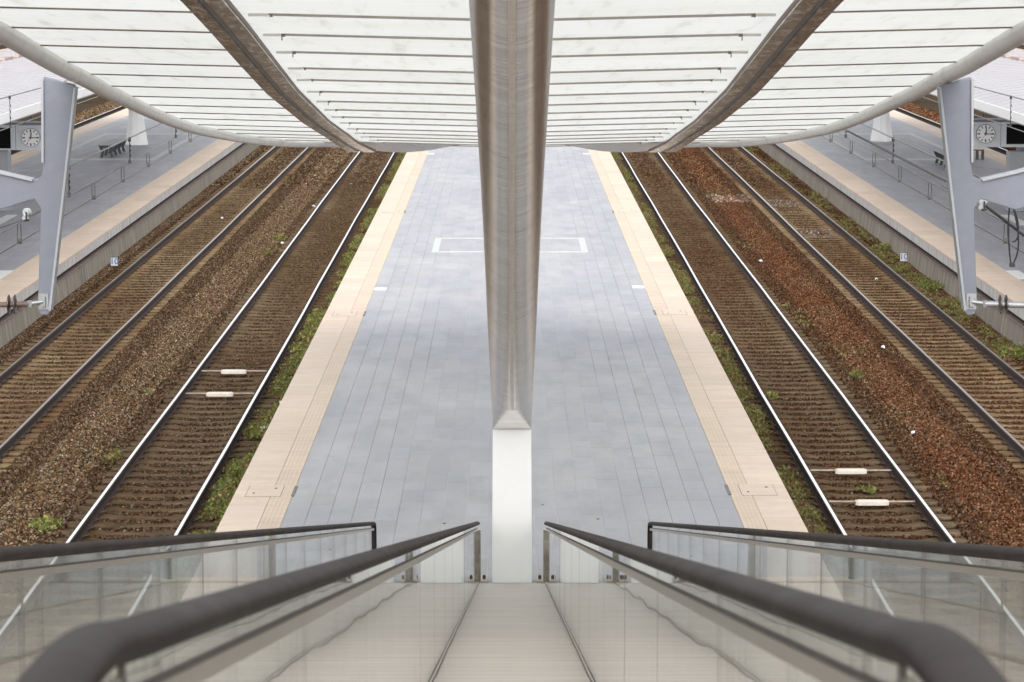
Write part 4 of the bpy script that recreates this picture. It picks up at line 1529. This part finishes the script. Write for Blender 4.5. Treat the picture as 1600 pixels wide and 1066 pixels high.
def number_sign(x, y, lab, dirty):
    t = thing('number_sign', lab, 'sign', (x, y, -.93))
    mb = MB(); mb.box(x - .10, x + .10, y, y + .012, -.90, -.67); mb.build('plate', 'sign_white' , t)
    mb = MB()
    for a, b, c, d in ((x - .108, x + .108, -.672, -.660), (x - .108, x + .108, -.910, -.898), (x - .110, x - .098, -.898, -.672), (x + .098, x + .110, -.898, -.672)):
        mb.box(a, b, y - .004, y + .014, c, d)
    mb.build('plate_rim', 'insulator_brown', t)
    mb = MB(); mb.box(x - .015, x + .015, y + .012, y + .03, -.96, -.68); mb.build('stake', 'galvanised', t)
    tc = bpy.data.curves.new('digits', 'FONT')
    tc.body = '10'; tc.size = .235; tc.align_x = 'CENTER'; tc.align_y = 'CENTER'; tc.extrude = .003; tc.offset = .002
    tmp = bpy.data.objects.new('digits', tc)
    COL.objects.link(tmp)
    bpy.context.view_layer.update()
    me = bpy.data.meshes.new_from_object(tmp.evaluated_get(bpy.context.evaluated_depsgraph_get()))
    bpy.data.objects.remove(tmp)
    me.materials.clear(); me.materials.append(M['blue_sign' if not dirty else 'grey_blue_ink'])
    o = bpy.data.objects.new('digits', me)
    COL.objects.link(o); o.parent = t
    o.location = Vector((x, y - .004, -.78)) - t.location
    o.rotation_euler = (R(90), 0, 0)
worn('grey_blue_ink', (.16, .2, .3), .6)
number_sign(-10.80, 77.8, 'small white 10 sign with blue digits at the foot of the left platform wall', False)
number_sign(10.80, 79.0, 'small weathered 10 sign at the foot of the right platform wall among weeds', True)

# ================================================================== WEEDS AND LITTER
def leaves(mb, ti, cx, cy, cz, rad, h, n_, pal, size):
    for _ in range(n_):
        a = rnd.uniform(0, 6.283); rr_ = rad * math.sqrt(rnd.random())
        x, y = cx + rr_ * math.cos(a), cy + rr_ * math.sin(a) * 1.5
        z = cz + h * (1 - (rr_ / rad) ** 2 * .7) * rnd.random()
        d = Vector((rnd.uniform(-1, 1), rnd.uniform(-1, 1), rnd.uniform(.1, 1.1))).normalized()
        q = d.cross(Vector((rnd.uniform(-1, 1), rnd.uniform(-1, 1), rnd.uniform(-.3, .3)))).normalized()
        l_ = size * rnd.uniform(.6, 1.4); w = l_ * rnd.uniform(.22, .4)
        p0 = Vector((x, y, z)); p1 = p0 + d * l_ * .5 + q * w; p2 = p0 + d * l_; p3 = p0 + d * l_ * .5 - q * w
        mb.quad(tuple(p0), tuple(p1), tuple(p2), tuple(p3))
        c = rnd.choice(pal); v = rnd.uniform(.9, 1.9)
        ti.append(tuple(k * v for k in c))
GREEN = [(.12, .155, .03), (.165, .195, .045), (.20, .22, .065), (.08, .11, .022), (.20, .17, .06), (.14, .10, .04)]
OLIVE = [(.14, .13, .035), (.17, .15, .05), (.09, .10, .025), (.20, .15, .065), (.12, .14, .03), (.13, .085, .04)]
RED = [(.17, .06, .035), (.14, .08, .04)]
def strip_weeds(s, y0, y1, x0, x1, pal, dens, name='weeds', cov=.0, hgt=.11):
    mb, ti = MB(), []
    y = y0
    while y < y1:
        f = noise.noise(Vector((s * 9.1, y * .22, x0)))
        k = int(dens * max(0, .55 + 1.5 * f + cov))
        for _ in range(k):
            x = x0 + (x1 - x0) * rnd.random() ** .9
            g_ = noise.noise(Vector((x * 2.1, y * .9, 5 + s)))
            if g_ < -.12: continue
            p_ = pal if rnd.random() > .10 else RED
            leaves(mb, ti, s * x + shx(y), y + rnd.uniform(-.25, .25), -.93, rnd.uniform(.07, .17), hgt * rnd.uniform(.5, 1.3), 22, p_, .05)
        y += .5
    o = mb.build(name, 'weed_leaf', tint=ti, fixn=False)
    return tag(o, kind='stuff')
strip_weeds(-1, 31, 75, 3.92, 4.62, GREEN, 52, cov=.4)
strip_weeds(-1, 75, 135, 3.92, 4.55, GREEN, 28, cov=.2)
strip_weeds(1, 31, 130, 3.92, 4.6, OLIVE, 32, cov=.2)
strip_weeds(1, 50, 85, 10.3, 10.85, OLIVE, 16, cov=-.15)
strip_weeds(1, 85, 150, 10.4, 10.9, OLIVE, 7)
strip_weeds(1, 33, 90, 6.65, 7.1, OLIVE, 1.4, cov=-.2, hgt=.07)
strip_weeds(-1, 33, 90, 6.6, 7.0, GREEN, 1.1, cov=-.2, hgt=.07)
def clump(x, y, rad, n_, pal, lab, h=.16):
    mb, ti = MB(), []
    for k in range(max(3, n_ // 60)):
        leaves(mb, ti, x + rnd.uniform(-rad, rad) * .7, y + rnd.uniform(-rad, rad) * 1.5, -.93, rad * .5, h, 60, pal, .06)
    o = mb.build('weed_clump', 'weed_leaf', tint=ti, fixn=False, loc=(x, y, -.93))
    tag(o, lab, 'weed')
clump(-6.95, 85.8, .26, 240, OLIVE, 'green weed clump left of the near left track, far up beside its rail')
clump(-6.95, 81.2, .2, 90, OLIVE, 'faint small weed left of the near left track just below the larger clump')
clump(-6.85, 41.7, .24, 300, GREEN, 'brightest green weed clump beside the left rail, just above the left balustrade')
clump(-6.80, 47.6, .24, 180, OLIVE, 'green weed clump beside the outer rail of the near left track, above the lowest clump')
clump(10.75, 82.6, .30, 420, GREEN, 'leafy weed clump at the right wall just above the weathered 10 sign')
clump(10.7, 72.9, .40, 700, GREEN, 'broad green weed clump at the foot of the right wall below the 10 sign', .22)
clump(10.6, 69.0, .42, 700, OLIVE, 'low olive weed clump right of the far right rail, left of the hanging bracket')
clump(10.75, 60.0, .50, 900, GREEN, 'large leafy weed clump at the right edge below the bracket insulator', .2)
clump(6.95, 57.0, .18, 70, OLIVE, 'small green weed in the rusty ballast right of the near right track')
clump(5.6, 44.9, .12, 120, GREEN, 'tiny green weed between the two pale boxes on the right track', .08)
clump(4.98, 54.5, .10, 90, GREEN, 'tiny weed beside the inner rail of the near right track', .08)
def litter(x, y, sx_, sy_, lab, z=-.9):
    mb = MB()
    P0 = [Vector((x + rnd.uniform(-.3, .3) * sx_, y + rnd.uniform(-.3, .3) * sy_, z + .04))]
    k = 7
    ringp = [Vector((x + sx_ * math.cos(q * 6.283 / k) * rnd.uniform(.6, 1.1), y + sy_ * math.sin(q * 6.283 / k) * rnd.uniform(.6, 1.1), z + rnd.uniform(-.01, .05))) for q in range(k)]
    bot = [q - Vector((0, 0, .02)) for q in ringp]
    mb.v = [tuple(q) for q in P0 + ringp + bot]
    for q in range(k):
        q2 = (q + 1) % k
        mb.f.append((0, 1 + q, 1 + q2)); mb.m.append(0)
        mb.f.append((1 + q, 1 + k + q, 1 + k + q2, 1 + q2)); mb.m.append(0)
    mb.f.append(tuple(1 + k + q for q in reversed(range(k)))); mb.m.append(0)
    o = mb.build('litter_scrap', 'litter_white', loc=(x, y, z))
    tag(o, lab, 'litter', 'white scraps of litter on the ballast')
litter(-4.32, 53.4, .06, .10, 'crumpled white scrap in the weeds by the left cream edge, upper of two', -.86)
litter(-4.42, 50.6, .10, .16, 'pale blue-white crumpled litter in the weeds by the left cream edge, lower of two', -.86)
litter(-6.72, 84.0, .06, .10, 'white scrap beside the near left rail next to the far weed clump')
litter(-6.66, 96.5, .06, .12, 'white scrap beside the near left rail, farther up the track')
litter(6.85, 79.0, .07, .12, 'white scrap beside the outer rail of the near right track')
litter(9.5, 74.6, .05, .10, 'white scrap between the far right rails')
litter(-9.3, 92.0, .05, .12, 'pale scrap between the far left rails')
litter(8.0, 61.5, .05, .08, 'pale scrap on the rusty ballast between the two right tracks')
litter(7.1, 50.3, .04, .06, 'tiny pale scrap beside the near right rail, on dark ballast')
